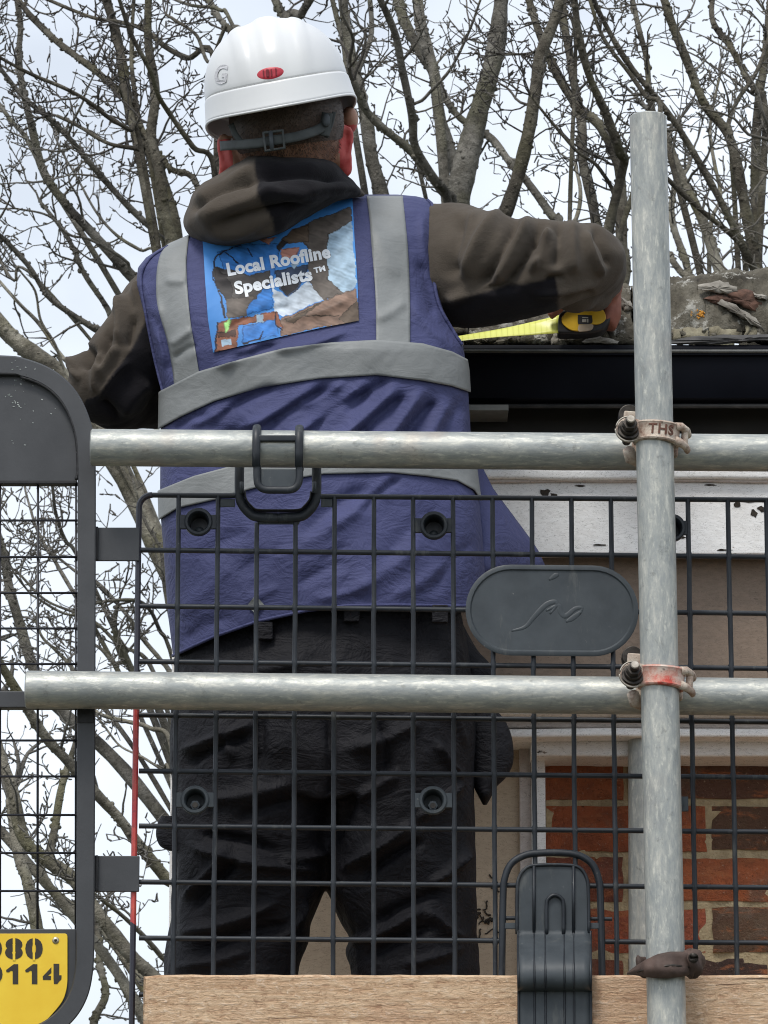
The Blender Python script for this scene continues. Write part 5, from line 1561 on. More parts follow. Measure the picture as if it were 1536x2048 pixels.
# right hand gripping the tape measure: palm on its right, fingers behind, thumb towards us
def finger(pts, r): mb.tube([P(*p) for p in smooth_path(pts, 3)], list(np.linspace(r, r * 0.82, len(pts) * 3 - 2)), 10)
wr = P(1212, 575, 5.672)
mb.tube([P(1218, 562, 5.672), P(1224, 595, 5.686), P(1224, 628, 5.690), P(1216, 652, 5.688)], [(0.015, 0.028), (0.0125, 0.030), (0.012, 0.028), (0.010, 0.022)], 16)
finger([(1226, 590, 5.700), (1218, 584, 5.722), (1190, 588, 5.728), (1165, 592, 5.724)], 0.0085)
finger([(1228, 610, 5.705), (1218, 608, 5.725), (1188, 612, 5.729), (1160, 616, 5.725)], 0.0088)
finger([(1226, 630, 5.705), (1216, 632, 5.725), (1186, 634, 5.729), (1164, 636, 5.725)], 0.0085)
finger([(1218, 650, 5.700), (1210, 654, 5.720), (1186, 654, 5.725), (1168, 654, 5.722)], 0.0075)
finger([(1224, 590, 5.670), (1200, 572, 5.652), (1160, 580, 5.655), (1120, 615, 5.662), (1098, 632, 5.668)], 0.0092)
# left hand out in front holding the tape end
lw = P(440, 775, 5.76)
mb.tube([P(430, 776, 5.755), P(470, 768, 5.765), P(505, 760, 5.765)], [(0.024, 0.015), (0.030, 0.014), (0.026, 0.012)], 14)
for k in range(4):
    yk = 748 + 14 * k
    mb.tube([P(505, yk, 5.765), P(540, yk - 4, 5.760), P(556, yk - 2, 5.745), P(548, yk, 5.732)], [0.0088, 0.0085, 0.008, 0.007], 10)
mb.tube([P(465, 755, 5.755), P(500, 742, 5.735), P(535, 745, 5.73)], [0.011, 0.0095, 0.008], 10)
body, me = blob_mesh(mb, 'body', M['skin'], 0.0034, 3)
me.materials.clear(); me.materials.append(M['skin']); me.materials.append(M['skin_red']); me.materials.append(M['skin_hand'])
npol = len(me.polygons)
cen = np.empty(npol * 3); me.polygons.foreach_get('center', cen); cx, cy = proj(cen.reshape(-1, 3))
red = ((cx > 678) & (cx < 730) & (cy > 250) & (cy < 360)) | ((cx < 464) & (cx > 420) & (cy > 280) & (cy < 360))
hnd = (cx > 1080) & (cx < 1270) & (cy > 530) & (cy < 690)
me.polygons.foreach_set('material_index', np.where(hnd, 2, red.astype(int))); me.polygons.foreach_set('use_smooth', [True] * npol)
for sx in (-1, 1):
    mb = MB(); mb.ell(HC + hr @ Vector((sx * .032, 0.088, -.005)), 0.012, 0.011, 0.011, 14, 10); mb.build('eye', simple('eye_white', (.6, .58, .55, 1), (.7, .68, .66, 1), 20, 0.3, 0), body, smooth=True)
# cropped hair: a thin cap plus short strands
mb = MB(); rows = []
hrn = random.Random(9)
for i in range(15):
    th = R(-30 + 118 * i / 14)
    row = []
    for j in range(40):
        ph = 2 * math.pi * j / 40
        back = max(0, -math.sin(ph))
        tt = th if i else R(-22 - 16 * back ** 0.7 + 26 * max(0, math.sin(ph)))
        if i: tt = R(-22 - 16 * back ** 0.7 + 26 * max(0, math.sin(ph))) * (1 - i / 14) + R(88) * (i / 14)
        row.append(HC + hr @ Vector((0.0822 * math.cos(tt) * math.cos(ph), 0.1002 * math.cos(tt) * math.sin(ph), 0.1142 * math.sin(tt))))
    rows.append(row)
mb.grid(rows, cu=True)
hairo = mb.build('hair', M['hair'], body, smooth=True)
mb = MB()
for k in range(9000):
    ph = R(hrn.uniform(185, 355)); tt = R(hrn.uniform(-66, 0))
    if hrn.random() < np.clip((math.degrees(-tt) - 36) / 24, 0, 0.93): continue
    d = hr @ Vector((math.cos(tt) * math.cos(ph), math.cos(tt) * math.sin(ph), math.sin(tt)))
    b = HC + hr @ Vector((0.0805 * math.cos(tt) * math.cos(ph), 0.0985 * math.cos(tt) * math.sin(ph), 0.1125 * math.sin(tt)))
    dn = (d + Vector((hrn.gauss(0, .25), hrn.gauss(0, .25), -0.9 + hrn.gauss(0, .2)))).normalized()
    L_ = hrn.uniform(.004, .008) * (0.6 if tt < R(-45) else 1)
    sd = dn.cross(d).normalized() * 0.00035
    mb.add([b - sd, b + sd, b + dn * L_], [(0, 1, 2)])
st = mb.build('hair_strands', M['hair'], body); st['kind'] = 'stuff'

# ------------------------------------------------------------------ hard hat
M['hat'] = simple('white_helmet_plastic', (0.64, 0.65, 0.66, 1), (0.70, 0.71, 0.71, 1), 8, 0.32, 0.05, 0.0003)
M['hat_red'] = simple('red_vent_badge', (0.42, 0.02, 0.04, 1), (0.55, 0.05, 0.07, 1), 90, 0.4, 0.1)
M['strap'] = simple('grey_green_strap', (0.030, 0.036, 0.036, 1), (0.055, 0.063, 0.062, 1), 60, 0.7, 0.4, 0.0006)
KC = P(564, 236, 5.455)
kr = Matrix.Rotation(-R(11), 3, 'Y') @ Matrix.Rotation(R(3), 3, 'X')
def hat_pt(ph, s):
    """ph round the rim (-90 faces us), s 0 rim .. 1 crown"""
    sp_, cp_ = math.sin(ph), math.cos(ph)
    back = max(0.0, -sp_)
    rimz = -0.023 * back ** 1.5 + 0.004 * max(0, sp_) + 0.007 * abs(cp_) ** 3
    bandz = rimz + 0.031 + 0.006 * back
    if s < 0.22:
        q = s / 0.22
        k = 1.052 - 0.046 * q ** 0.8
        z = rimz + (bandz - rimz) * q
        x, y = 0.1035 * cp_ * k, (0.136 if sp_ < 0 else 0.140) * sp_ * k
        return Vector((x, y, z))
    if s < 0.25:
        q = (s - 0.22) / 0.03
        k = 1.006 - 0.020 * q
        return Vector((0.1035 * cp_ * k, (0.136 if sp_ < 0 else 0.140) * sp_ * k, bandz + 0.0015 * math.sin(q * math.pi)))
    q = (s - 0.25) / 0.75
    th = q * math.pi / 2
    k = 0.986 * math.cos(th) ** 0.80
    x, y = 0.1035 * cp_ * k, 0.136 * sp_ * k
    z = bandz + (0.137 - bandz) * math.sin(th) ** 0.92
    # raised ridges running front to back
    ax = abs(x)
    f = min(1.0, q * 5)
    def bumpf(c, w): return math.exp(-((ax - c) / w) ** 4)
    z += f * (0.0042 * bumpf(0, 0.015) + 0.0034 * bumpf(0.044, 0.009)) * math.sin(th)
    rad_ = f * (0.0030 * bumpf(0, 0.015) + 0.0026 * bumpf(0.044, 0.009)) * math.cos(th)
    y += math.copysign(rad_, sp_)
    return Vector((x, y, z))
ss = [0, .03, .08, .14, .19, .215, .22, .23, .24, .25, .27] + list(np.linspace(.29, .995, 44))
rows = [[KC + kr @ hat_pt(2 * math.pi * j / 160, s_) for j in range(160)] for s_ in ss]
mb = MB(); mb.grid(rows, cu=True); mb.add(rows[-1], [tuple(range(160))])
hat = mb.build('hard_hat', M['hat'], man, smooth=True, solid=0.0028)
mb = MB(); mb.tube([Vector(p) for p in rows[0]] + [Vector(rows[0][0])], 0.0021, 6); mb.build('rim_bead', M['hat'], hat, smooth=True)
from mathutils.bvhtree import BVHTree
_hv = [p for r in rows for p in r]
_hf = [(i * 160 + j, i * 160 + (j + 1) % 160, (i + 1) * 160 + (j + 1) % 160, (i + 1) * 160 + j) for i in range(len(rows) - 1) for j in range(160)]
_bvh = BVHTree.FromPolygons(_hv, _hf)
def on_hat(px, py, off=0.002):
    """point of the shell that the photo shows at px,py"""
    c = Vector((0, 0, CAMZ)); d = (P(px, py, 5.0) - c).normalized()
    h, nn_, _, _ = _bvh.ray_cast(c, d)
    if h is None:
        h, nn_, _, _ = _bvh.find_nearest(P(px, py, KC.y))
    if nn_.dot(d) > 0: nn_ = -nn_
    return h + nn_ * off
def hat_patch(cx_, cy_, a, b, rot, name, mat, off, n=28):
    ring = []
    mb = MB()
    rr = [[on_hat(cx_, cy_, off)] * n]
    for k in (0.5, 0.85, 1.0):
        rr.append([on_hat(cx_ + k * (a * math.cos(t) * math.cos(rot) - b * math.sin(t) * math.sin(rot)), cy_ + k * (a * math.cos(t) * math.sin(rot) + b * math.sin(t) * math.cos(rot)), off if k < 1 else off - .0012) for t in np.linspace(0, 2 * math.pi, n, endpoint=False)])
    mb.grid(rr, cu=True); return mb.build(name, mat, hat, smooth=True)
bd_ = hat_patch(541, 147, 28, 12.5, R(-9), 'badge', M['hat_red'], 0.0022)
mb = MB()
dk = simple('dark_red_mark', (0.16, 0.01, 0.015, 1), (0.22, 0.02, 0.03, 1), 90, 0.5, 0)
for x in (528, 536, 543, 552):
    a, b = on_hat(x, 140 - (x - 541) * .16, .0034), on_hat(x + .6, 154 - (x - 541) * .16, .0034)
    mb.tube([a, b], 0.0009 if x != 536 else 0.0022, 5)
mb.build('badge_marks', dk, bd_)
V, F = text_geo('G', 0.03); V = V - V.min(0); V = V / V.max(0)
mb = MB(); mb.add([on_hat(430 + x * 25 + z * 4, 170 - z * 38 - x * 3, .0024) for x, z in V], F); mb.build('hat_logo', simple('faded_grey_print', (.42, .42, .45, 1), (.64, .64, .66, 1), 300, 0.6, 0), hat)
# cradle strap across the nape
def ribbon(pts, hw, name, mat, par, Yf, th=0.002):
    s = smooth_path(pts, 8); r_ = []
    for i, (x, y) in enumerate(s):
        t = s[min(i + 1, len(s) - 1)] - s[max(i - 1, 0)]; t = t / np.hypot(*t)
        r_.append([P(x - t[1] * k * hw, y + t[0] * k * hw, Yf(x)) for k in (-1, -.4, .4, 1)])
    mb = MB(); mb.grid(r_); return mb.build(name, mat, par, smooth=True, solid=th)
nape = lambda x: 5.468 - 0.115 * math.sqrt(max(0.02, 1 - ((x - 566) / 132.0) ** 2))
cs = ribbon([(441, 292), (470, 290), (510, 287), (545, 281), (590, 274), (630, 262), (657, 248)], 9.5, 'nape_strap', M['strap'], hat, nape)
ribbon([(655, 226), (652, 245), (648, 272)], 11, 'cradle_strap', M['strap'], hat, lambda x: nape(650) - .003)
ribbon([(668, 224), (662, 250), (652, 275)], 4, 'cradle_strap', M['strap'], hat, lambda x: nape(655) - .001)
ribbon([(462, 248), (470, 268), (482, 284)], 6, 'cradle_strap', M['strap'], hat, lambda x: nape(470) - .002)
mb = MB(); bk = [(527, 266), (565, 261), (569, 296), (531, 302)]
pb = [P(x, y, nape(546) - .004) for x, y in bk]
mb.tube(pb + [pb[0], pb[1]], 0.0024, 8, caps=False); mb.build('buckle', M['strap'], hat, smooth=True)
mb = MB(); mb.tube([P(541, 262, nape(546) - .0055), P(544, 300, nape(546) - .0055)], [(0.0030, .0014)] * 2, 8); mb.build('buckle_bar', M['plastic_plate'], hat, smooth=True)
mb = MB(); mb.ell(P(652, 240, nape(650) - .006), .006, .003, .010, 12, 8); mb.build('strap_anchor', M['plastic_plate'], hat, smooth=True)

# ------------------------------------------------------------------ tape measure
tm = thing('tape_measure', 'yellow and black tape measure with its blade drawn out along the eaves', 'tape measure', P(1170, 665, 5.68))
def C7(pts): return [(1080 + x / 3.368, 500 + y / 3.368) for x, y in pts]
case = smooth_path(C7([(122, 562), (122, 480), (142, 415), (230, 385), (300, 360), (365, 310), (420, 285), (465, 310), (485, 390), (478, 460), (440, 525), (380, 552), (250, 562), (122, 562)]), 5)[:-1]
tmb = simple('tape_black_rubber', (0.010, 0.010, 0.012, 1), (0.022, 0.022, 0.025, 1), 60, 0.5, 0.3)
tmy = simple('tape_yellow_plastic', (0.58, 0.34, 0.012, 1), (0.68, 0.43, 0.03, 1), 60, 0.4, 0.1)
mb = MB(); mb.extrude([P(x, y, 5.668) for x, y in case], (0, 0.034, 0)); mb.build('case', tmb, tm, bevel=0.004)
yl = smooth_path(C7([(145, 455), (180, 418), (255, 408), (300, 375), (375, 368), (430, 410), (442, 465), (400, 498), (352, 502), (345, 535), (260, 545), (200, 535), (152, 495), (145, 455)]), 5)[:-1]
mb = MB(); mb.extrude([P(x, y, 5.6655) for x, y in yl], (0, 0.004, 0)); mb.build('side_plate', tmy, tm, bevel=0.0008)
lbm = smooth_path(C7([(255, 445), (262, 436), (345, 440), (350, 450), (348, 494), (270, 498), (255, 490), (255, 445)]), 3)[:-1]
mb = MB(); mb.extrude([P(x, y, 5.6648) for x, y in lbm], (0, 0.002, 0)); lb_ = mb.build('label', tmb, tm)
mb = MB()
for q in ([(285, 452), (325, 452), (325, 458), (285, 458)], [(285, 466), (312, 466), (312, 486), (285, 486)], [(316, 464), (326, 464), (326, 488), (316, 488)]):
    mb.extrude([P(x, y, 5.6643) for x, y in C7(q)], (0, 0.0004, 0))
mb.build('label_print', simple('faded_label_print', (.35, .33, .28, 1), (.5, .48, .42, 1), 90, .6, 0), lb_)
bg = smooth_path(C7([(262, 503), (350, 500), (358, 520), (340, 540), (265, 548), (256, 525), (262, 503)]), 3)[:-1]
mb = MB(); mb.extrude([P(x, y, 5.6646) for x, y in bg], (0, 0.002, 0)); mb.build('label', simple('beige_label', (.35, .28, .2, 1), (.45, .36, .27, 1), 90, .6, 0), tm)
def blade_mat():
    t = NT('yellow_tape_blade'); v = t.mapping()
    w = t.n.new('ShaderNodeTexWave'); w.inputs['Scale'].default_value = 38; w.bands_direction = 'X'; t.l.new(v, w.inputs['Vector'])
    c = t.ramp(w.outputs['Fac'], [(0.0, (0.55, 0.56, 0.09, 1)), (0.05, (0.70, 0.72, 0.14, 1)), (1.0, (0.74, 0.76, 0.17, 1))])
    m = t.out(c, 0.35); t.b.inputs['Subsurface Weight'].default_value = 0.0
    return m
bl = smooth_path([(1120, 630, 666, 5.680, 5.672), (1060, 645, 670, 5.690, 5.670), (1000, 658, 674, 5.695, 5.668), (930, 670, 681, 5.698, 5.668), (800, 692, 700, 5.715, 5.69), (640, 718, 734, 5.735, 5.725), (545, 738, 758, 5.738, 5.735)], 6)
rows = []
for x, y0, y1, Ya, Yb in bl:
    rows.append([P(x, y0 + (y1 - y0) * k, Ya + (Yb - Ya) * k + 0.002 * math.sin(k * math.pi)) for k in np.linspace(0, 1, 6)])
mb = MB(); mb.grid(rows); mb.build('blade', blade_mat(), tm, smooth=True, solid=0.0006)
# ================================================================== bare trees behind
def bark_mat(name, dark, mid, light, moss, mossamt):
    t = NT(name); v = t.mapping()
    n = t.noise(v, 7, 5, 0.65); n2 = t.noise(v, 38, 5, 0.7); n3 = t.noise(v, 3.2, 4, 0.6)
    c = t.ramp(n, [(0.30, dark), (0.5, mid), (0.70, light)])
    c = t.mix(t.ramp(n3, [(0.5, 0.0), (0.62, mossamt)]), c, moss)
    c = t.mix(t.ramp(n2, [(0.30, 0.8), (0.46, 0.0)]), c, dark)
    c = t.mix(t.ramp(n2, [(0.62, 0.0), (0.72, 0.5)]), c, tuple(min(1, x * 1.7) for x in light[:3]) + (1,))
    return t.out(c, 0.95, t.bump(n2, 1.0, 0.02), spec=0.15)
BK = [bark_mat('mossy_dark_bark', (0.026, 0.023, 0.020, 1), (0.095, 0.085, 0.068, 1), (0.21, 0.195, 0.158, 1), (0.12, 0.115, 0.06, 1), 0.4),
      bark_mat('grey_bark', (0.075, 0.069, 0.058, 1), (0.21, 0.193, 0.155, 1), (0.36, 0.34, 0.28, 1), (0.13, 0.125, 0.05, 1), 0.5),
      bark_mat('brown_grey_bark', (0.05, 0.047, 0.042, 1), (0.15, 0.14, 0.12, 1), (0.285, 0.27, 0.24, 1), (0.15, 0.147, 0.085, 1), 0.4)]
TW = [simple('dark_twig', (0.030, 0.026, 0.024, 1), (0.10, 0.09, 0.078, 1), 6, 0.9, 0.5, 0.01),
      simple('grey_twig', (0.06, 0.055, 0.048, 1), (0.16, 0.15, 0.13, 1), 6, 0.9, 0.5, 0.01),
      simple('brown_twig', (0.065, 0.058, 0.05, 1), (0.19, 0.175, 0.15, 1), 6, 0.9, 0.5, 0.01)]

def wander(rng, p, d, length, r0, r1, segs, bend, up, mbx, sides):
    pts, rs = [p.copy()], [r0]
    st = length / segs
    for i in range(segs):
        d = (d + Vector((rng.gauss(0, bend), rng.gauss(0, bend * .7), rng.gauss(0, bend) + up)) ).normalized()
        p = p + d * st
        pts.append(p.copy()); rs.append(r0 + (r1 - r0) * (i + 1) / segs)
    mbx.tube(pts, rs, sides, caps=False)
    return pts, rs

def spur(rng, p, d, mbx, px):
    """short knobbly fruiting spur"""
    k = rng.randint(2, 3)
    wander(rng, p, d, rng.uniform(7, 20) * px, 2.1 * px, 1.4 * px, k, 0.35, 0.06, mbx, 4)

def twig(rng, p, d, length, r, level, mbx, px):
    segs = max(3, int(length / (16 * px)))
    pts, rs = wander(rng, p, d, length, r, max(r * 0.42, 0.85 * px), min(segs, 12), 0.17, 0.035, mbx, 5 if r > 3.2 * px else 4)
    for i in range(1, len(pts)):
        dd = (pts[i] - pts[i - 1]).normalized()
        if level < 2 and i > 0 and rng.random() < (0.42 if level == 0 else 0.28):
            sd = Vector((rng.gauss(0, 1), rng.gauss(0, .6), rng.gauss(0.25, 1)))
            sd = (sd - dd * sd.dot(dd)).normalized()
            nd = (dd * rng.uniform(0.25, 0.9) + sd).normalized()
            twig(rng, pts[i], nd, length * rng.uniform(0.28, 0.6), max(rs[i] * 0.66, 1.1 * px), level + 1, mbx, px)
        elif rng.random() < 0.42:
            sd = Vector((rng.gauss(0, 1), rng.gauss(0, .5), rng.gauss(0.2, 1)))
            spur(rng, pts[i], (dd * .5 + sd.normalized()).normalized(), mbx, px)

def tree(name, label, Y, limbs, fork, seed, bark, tw, dens=1.0, ground_px=None, wscale=1.0, tl=1.0):
    """limbs: list of (pixel polyline from base to tip, width_base_px, width_tip_px, depth offset)"""
    rng = random.Random(seed)
    px = Y / FPX * 1.01
    F = P(fork[0], fork[1], Y)
    base = Vector((F.x, F.y, 0))
    t = thing(name, label, 'tree', base, 'bare trees behind the house')
    wmax = max(w0 for _, w0, _, _ in limbs)
    rt = wmax * 0.5 * px * 1.7
    mb = MB()
    pts = [base + Vector((0, 0, -0.1)), base + Vector((0.02, 0, F.z * .3)), base + Vector((-0.02, 0.02, F.z * .7)), F]
    sp = smooth_path([tuple(p) for p in pts], 6)
    mb.tube([Vector(q) for q in sp], list(np.linspace(rt * 1.5, rt, len(sp))), 16)
    trunk = mb.build('trunk', BK[bark], t, smooth=True)
    cm = MB()
    for pl, w0, w1, dy in limbs:
        w0 *= wscale; w1 *= wscale
        mb = MB()
        n_ = len(pl)
        p3 = []
        for i, (x, y) in enumerate(pl):
            f = i / max(1, n_ - 1)
            p3.append((x, y, Y + dy * (0.35 + 0.65 * f)))
        path = [Vector(P(*q)) for q in p3]
        # join to the fork
        mid = F.lerp(path[0], 0.55) + Vector((0, 0, 0.12 * (path[0] - F).length * 0.3))
        full = [F + Vector((0, 0, -0.05)), mid] + path
        sp = smooth_path([tuple(q) for q in full], 7)
        m_ = len(sp)
        # radius by arc length along the visible part
        seg = np.r_[0, np.cumsum(np.linalg.norm(np.diff(sp, axis=0), axis=1))]
        s0 = seg[14]
        rr, pp = [], []
        for i in range(m_):
            f = np.clip((seg[i] - s0) / max(1e-6, seg[-1] - s0), 0, 1)
            w = w0 + (w1 - w0) * f
            if seg[i] < s0: w = w0 * (1 + 0.25 * (1 - seg[i] / s0))
            knob = 1 + 0.16 * mno.noise(Vector(sp[i]) * 9.0) + 0.10 * mno.noise(Vector(sp[i]) * 23.0)
            rr.append(w * 0.5 * px * knob)
            j = Vector((mno.noise(Vector(sp[i]) * 4.1 + Vector((5, 0, 0))), 0, mno.noise(Vector(sp[i]) * 4.1 + Vector((0, 9, 0))))) * (3.5 * px) * (0 if i < 15 else 1)
            pp.append(Vector(sp[i]) + j)
        mb.tube(pp, rr, 12 if w0 > 14 else 8)
        # moss and bark lumps on thicker limbs
        if w0 > 13:
            L_ = seg[-1] - s0
            for k in range(int(L_ / (7 * px))):
                i = rng.randint(15, m_ - 2)
                d = (pp[i + 1] - pp[i]).normalized(); a, b = frame_of(d); an = rng.uniform(0, 6.28)
                q = pp[i].lerp(pp[i + 1], rng.random()) + (a * math.cos(an) + b * math.sin(an)) * rr[i] * 0.93
                s_ = rng.uniform(1.6, 4.5) * px
                mb.ell(q, s_ * rng.uniform(.7, 1.5), s_, s_ * rng.uniform(.7, 1.7), 6, 4)
        mb.build('limb', BK[bark], t, smooth=True)
        # side twigs
        s = seg[14]
        while s < seg[-1]:
            s += rng.uniform(26, 80) * px / dens
            i = int(np.searchsorted(seg, s)) - 1
            if i < 14 or i >= m_ - 1: continue
            d = (pp[i + 1] - pp[i]).normalized()
            sd = Vector((rng.gauss(0, 1), rng.gauss(0, .55), rng.gauss(0.2, 1))); sd = (sd - d * sd.dot(d)).normalized()
            nd = (d * rng.uniform(0.2, 1.0) + sd).normalized()
            q = rng.random()
            if q < 0.42: spur(rng, pp[i], nd, cm, px)
            else:
                ln = rng.uniform(45, 190) * px * tl * (1.5 if rng.random() < .15 else 1)
                twig(rng, pp[i], nd, ln, min(rr[i] * .6, rng.uniform(1.7, 3.6) * px), 0, cm, px)
        # limb end splits into twigs
        for k in range(3):
            d = (pp[-1] - pp[-3]).normalized()
            twig(rng, pp[-1], (d + Vector((rng.gauss(0, .4), rng.gauss(0, .3), rng.gauss(0, .4)))).normalized(), rng.uniform(90, 200) * px, max(rr[-1] * .7, 2 * px), 0, cm, px)
    c = cm.build('crown', TW[tw], t, smooth=True)
    c['kind'] = 'stuff'
    return t

LT1 = [([(345, 505), (328, 427), (318, 340), (302, 270), (308, 188), (297, 85), (297, -60)], 26, 15, 0.0),
       ([(352, 480), (312, 330), (290, 290), (267, 246), (253, 191), (246, 137), (229, 62), (196, -60)], 30, 19, 0.8),
       ([(256, 205), (239, 185), (205, 154), (147, 109), (102, 72), (51, 20), (10, -40)], 17, 13, 1.2),
       ([(300, 320), (280, 300), (219, 287), (164, 256), (113, 232)], 11, 7, 0.2),
       ([(280, 285), (260, 260), (219, 236), (178, 205), (130, 178), (68, 150), (-20, 106)], 10, 7, -.4),
       ([(430, 352), (386, 294), (342, 229), (318, 191), (300, 140), (260, 68), (232, -20)], 13, 8, -.6),
       ([(400, 392), (342, 338), (318, 310), (285, 260), (268, 180), (264, 90), (270, -30)], 14, 7, .6),
       ([(430, 128), (376, 116), (335, 96), (290, 60), (240, 45), (195, 38), (147, 20), (70, -10)], 13, 7, 0.9),
       ([(460, 70), (420, 124), (395, 70), (350, 40), (330, 30)], 10, 6, 0.4)]
LT2 = [([(300, 585), (263, 550), (185, 468), (130, 407), (85, 338), (62, 246), (44, 171), (39, 103), (41, 51), (30, -20)], 23, 11, 0.0),
       ([(110, 380), (85, 338), (48, 270), (20, 236), (-20, 185)], 12, 9, 0.5),
       ([(350, 500), (328, 478), (246, 403), (195, 345), (147, 287), (99, 239), (44, 191), (0, 135)], 14, 10, -.5),
       ([(235, 660), (212, 615), (171, 547), (147, 495), (113, 444), (79, 400)], 14, 7, .4),
       ([(215, 680), (185, 656), (103, 601), (62, 540), (24, 495), (-20, 450)], 14, 9, -.3),
       ([(320, 520), (280, 500), (235, 470), (190, 420), (150, 350), (118, 295)], 8, 4, 0.3),
       ([(270, 560), (250, 520), (180, 480), (140, 470), (95, 430), (30, 415)], 7, 4, -.2),
       ([(60, 545), (30, 560), (0, 520), (-30, 500)], 7, 5, 0.1)]
LT3 = [([(330, 1985), (262, 1910), (210, 1842), (150, 1760), (94, 1722), (49, 1677), (26, 1580), (-6, 1500), (-30, 1420)], 34, 30, 0.0),
       ([(240, 1900), (200, 1850), (150, 1820), (94, 1767), (52, 1722), (0, 1662), (-40, 1630)], 28, 24, 0.8),
       ([(120, 2100), (80, 1960), (75, 1857), (56, 1767), (37, 1711), (20, 1600)], 40, 26, 0.5),
       ([(360, 1790), (330, 1752), (277, 1689), (240, 1640), (195, 1591), (139, 1524), (97, 1479), (64, 1430), (22, 1362), (-20, 1300)], 30, 22, -.6),
       ([(90, 1760), (97, 1711), (109, 1655), (124, 1572), (150, 1490), (160, 1430)], 24, 14, 0.4),
       ([(300, 2060), (259, 1992), (225, 1929), (200, 1890), (190, 1830)], 24, 14, 0.3),
       ([(335, 1935), (319, 1910), (277, 1861), (240, 1824), (195, 1790), (160, 1760)], 14, 9, -.8),
       ([(345, 1500), (300, 1455), (250, 1440), (195, 1425), (150, 1380)], 15, 8, 0.2),
       ([(340, 1550), (326, 1539), (285, 1512), (240, 1490), (200, 1440)], 8, 5, 0.5),
       ([(190, 2060), (210, 1990), (200, 1930), (196, 1880)], 22, 16, 0.9)]
LT4 = [([(100, 1400), (70, 1345), (40, 1250), (20, 1180), (8, 1115), (-10, 1060)], 24, 17, 0.0),
       ([(150, 1345), (110, 1300), (85, 1275), (70, 1240)], 9, 5, .3),
       ([(300, 1380), (262, 1336), (240, 1300), (230, 1250), (235, 1210)], 16, 8, -.2),
       ([(345, 1360), (320, 1320), (285, 1280), (250, 1225), (200, 1170), (160, 1150), (110, 1110)], 11, 6, .4),
       ([(340, 1300), (320, 1260), (300, 1220), (270, 1200), (195, 1205), (140, 1230), (60, 1190)], 9, 5, -.4),
       ([(300, 1330), (240, 1290), (195, 1248), (150, 1225), (90, 1200), (40, 1150)], 9, 5, .2),
       ([(330, 1180), (320, 1100), (290, 1040), (266, 960), (258, 935)], 8, 4, .1),
       ([(262, 1340), (228, 1325), (205, 1300), (190, 1290)], 11, 6, .1),
       ([(120, 1140), (95, 1100), (75, 1060), (60, 1010), (50, 970)], 9, 4, 0.6),
       ([(160, 1120), (130, 1080), (110, 1020), (100, 960), (60, 900), (20, 860)], 9, 5, -.6)]
LT5 = [([(150, 790), (110, 740), (60, 702), (20, 672), (-20, 628)], 40, 34, 0.0),
       ([(180, 760), (130, 720), (80, 650), (40, 610), (0, 560)], 10, 7, .4),
       ([(140, 760), (110, 690), (80, 640), (70, 580), (40, 540)], 7, 4, -.3)]
CT = [([(775, 440), (765, 390), (745, 320), (735, 250), (722, 190), (705, 120), (690, 40), (680, -40)], 32, 18, 0.0),
      ([(735, 260), (711, 165), (743, 65), (735, -40)], 12, 10, .5),
      ([(580, 60), (575, 40), (560, 20), (533, -40)], 20, 16, .3),
      ([(590, 60), (600, 30), (625, -10), (640, -60)], 20, 14, -.3),
      ([(500, 90), (457, 55), (430, 22), (400, -30)], 15, 13, .6),
      ([(700, 200), (690, 100), (668, 20), (655, -40)], 13, 11, .2),
      ([(470, 60), (440, 20), (380, 10), (330, -10)], 9, 6, .3)]
RT1 = [([(918, 420), (929, 337), (956, 234), (983, 136), (997, 54), (1006, -50)], 50, 32, 0.0),
       ([(915, 360), (901, 305), (880, 240), (869, 152), (841, 103), (803, 27), (790, -40)], 28, 22, 0.5),
       ([(895, 400), (869, 359), (831, 294), (825, 229), (803, 136), (787, 60), (750, -20)], 18, 14, -.8),
       ([(905, 410), (885, 381), (825, 305), (765, 256), (727, 212), (705, 160)], 21, 14, -.4),
       ([(1115, 450), (1103, 430), (1048, 359), (1021, 327), (983, 278), (918, 234), (885, 185), (868, 120), (845, 40), (838, -30)], 19, 12, 1.0),
       ([(820, 240), (850, 195), (900, 140), (935, 70), (960, 0)], 8, 5, -.5),
       ([(870, 160), (850, 100), (836, 40), (830, -20)], 20, 15, .4)]
RT2 = [([(1005, 450), (1010, 425), (1037, 348), (1059, 261), (1070, 180), (1081, 109), (1114, 27), (1130, -50)], 30, 24, 0.0),
       ([(1248, 560), (1244, 479), (1239, 348), (1201, 256), (1152, 207), (1103, 125), (1070, 44), (1048, -30)], 26, 15, 0.6),
       ([(1245, 340), (1239, 305), (1212, 229), (1179, 152), (1157, 65), (1144, -30)], 19, 13, -.5),
       ([(1210, 560), (1190, 430), (1168, 327), (1163, 245), (1146, 147), (1130, 54), (1125, -30)], 26, 16, 1.4),
       ([(1230, 420), (1200, 340), (1150, 300), (1100, 240), (1060, 190)], 9, 5, -.3),
       ([(1320, 230), (1290, 190), (1262, 150), (1210, 80), (1180, 0)], 11, 8, .2),
       ([(1150, 60), (1110, 45), (1075, 100), (1010, 110)], 8, 5, .3)]
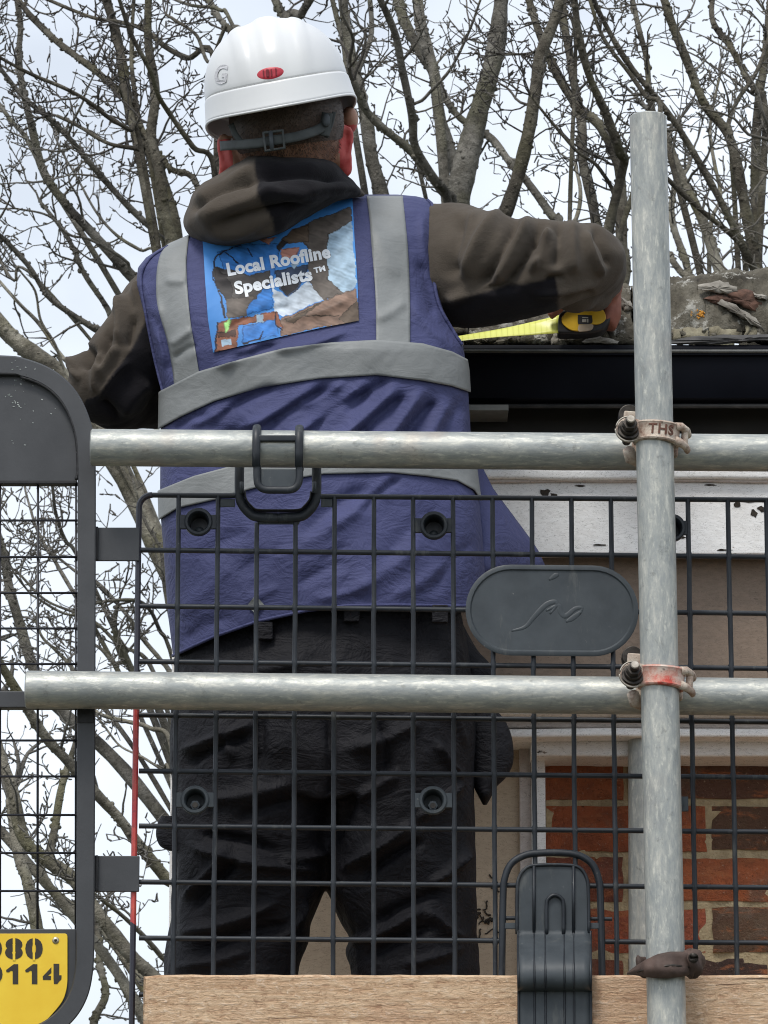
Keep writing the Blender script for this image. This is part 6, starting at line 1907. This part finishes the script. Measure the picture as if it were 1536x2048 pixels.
RT3 = [([(1525, 640), (1517, 560), (1484, 381), (1457, 272), (1413, 212), (1375, 125), (1342, 44), (1318, -40)], 26, 17, 0.0),
       ([(1462, 280), (1457, 250), (1478, 196), (1517, 136), (1545, 50)], 11, 9, .4),
       ([(1530, 230), (1506, 174), (1462, 98), (1424, 38), (1430, -40)], 15, 12, 1.0),
       ([(1510, 560), (1484, 490), (1435, 392), (1380, 294), (1326, 212), (1244, 109), (1190, 11), (1170, -30)], 16, 10, -.6),
       ([(1490, 510), (1473, 479), (1408, 425), (1337, 359), (1300, 320)], 13, 9, -.3),
       ([(1515, 440), (1511, 381), (1517, 229), (1530, 120), (1540, 0)], 24, 15, .8),
       ([(1345, 330), (1320, 270), (1304, 218), (1293, 125), (1277, 49), (1258, -30)], 14, 11, .5),
       ([(1560, 620), (1545, 500), (1552, 380), (1540, 280)], 18, 12, -.5)]
RT4 = [([(1460, 620), (1446, 560), (1402, 435), (1353, 327), (1320, 240)], 28, 14, 0.0),
       ([(1385, 600), (1370, 520), (1345, 440), (1350, 380), (1380, 330)], 20, 9, .6),
       ([(1410, 600), (1360, 540), (1330, 500), (1300, 440)], 16, 9, .2),
       ([(1420, 470), (1440, 400), (1430, 330), (1420, 250), (1440, 150)], 10, 6, .5),
       ([(1120, 480), (1150, 440), (1160, 380), (1150, 330)], 12, 7, .3)]
tree('bare_tree', 'bare tree whose dark mossy fork rises behind the left shoulder', 14.0, LT1, (430, 1250), 11, 0, 0)
tree('bare_tree', 'bare tree with long slanting limbs across the upper left sky', 15.5, LT2, (520, 1150), 12, 2, 2)
tree('bare_tree', 'bare tree with thick mossy limbs behind the lower part of the gate', 13.0, LT3, (430, 2250), 13, 1, 1, wscale=0.8)
tree('bare_tree', 'bare tree of thin tangled branches between gate and navy vest', 16.5, LT4, (430, 1750), 14, 2, 2, dens=1.2)
tree('bare_tree', 'bare tree with one thick pale limb above the arched gate top', 17.5, LT5, (420, 1300), 15, 1, 1)
tree('bare_tree', 'ivy grown tree directly behind the white hard hat', 15.0, CT, (800, 900), 16, 2, 0, dens=1.1)
tree('bare_tree', 'stout forked bare tree rising above the raised right arm', 14.5, RT1, (925, 800), 17, 2, 2)
tree('bare_tree', 'bare tree with dark crossing limbs left of the upright tube', 13.2, RT2, (1130, 850), 18, 0, 0, dens=1.15)
tree('bare_tree', 'bare tree at the right edge beyond the upright tube', 14.2, RT3, (1500, 1000), 19, 0, 2, dens=1.15)
tree('bare_tree', 'pale far tree low between upright tube and right edge', 18.0, RT4, (1420, 1100), 20, 1, 1)
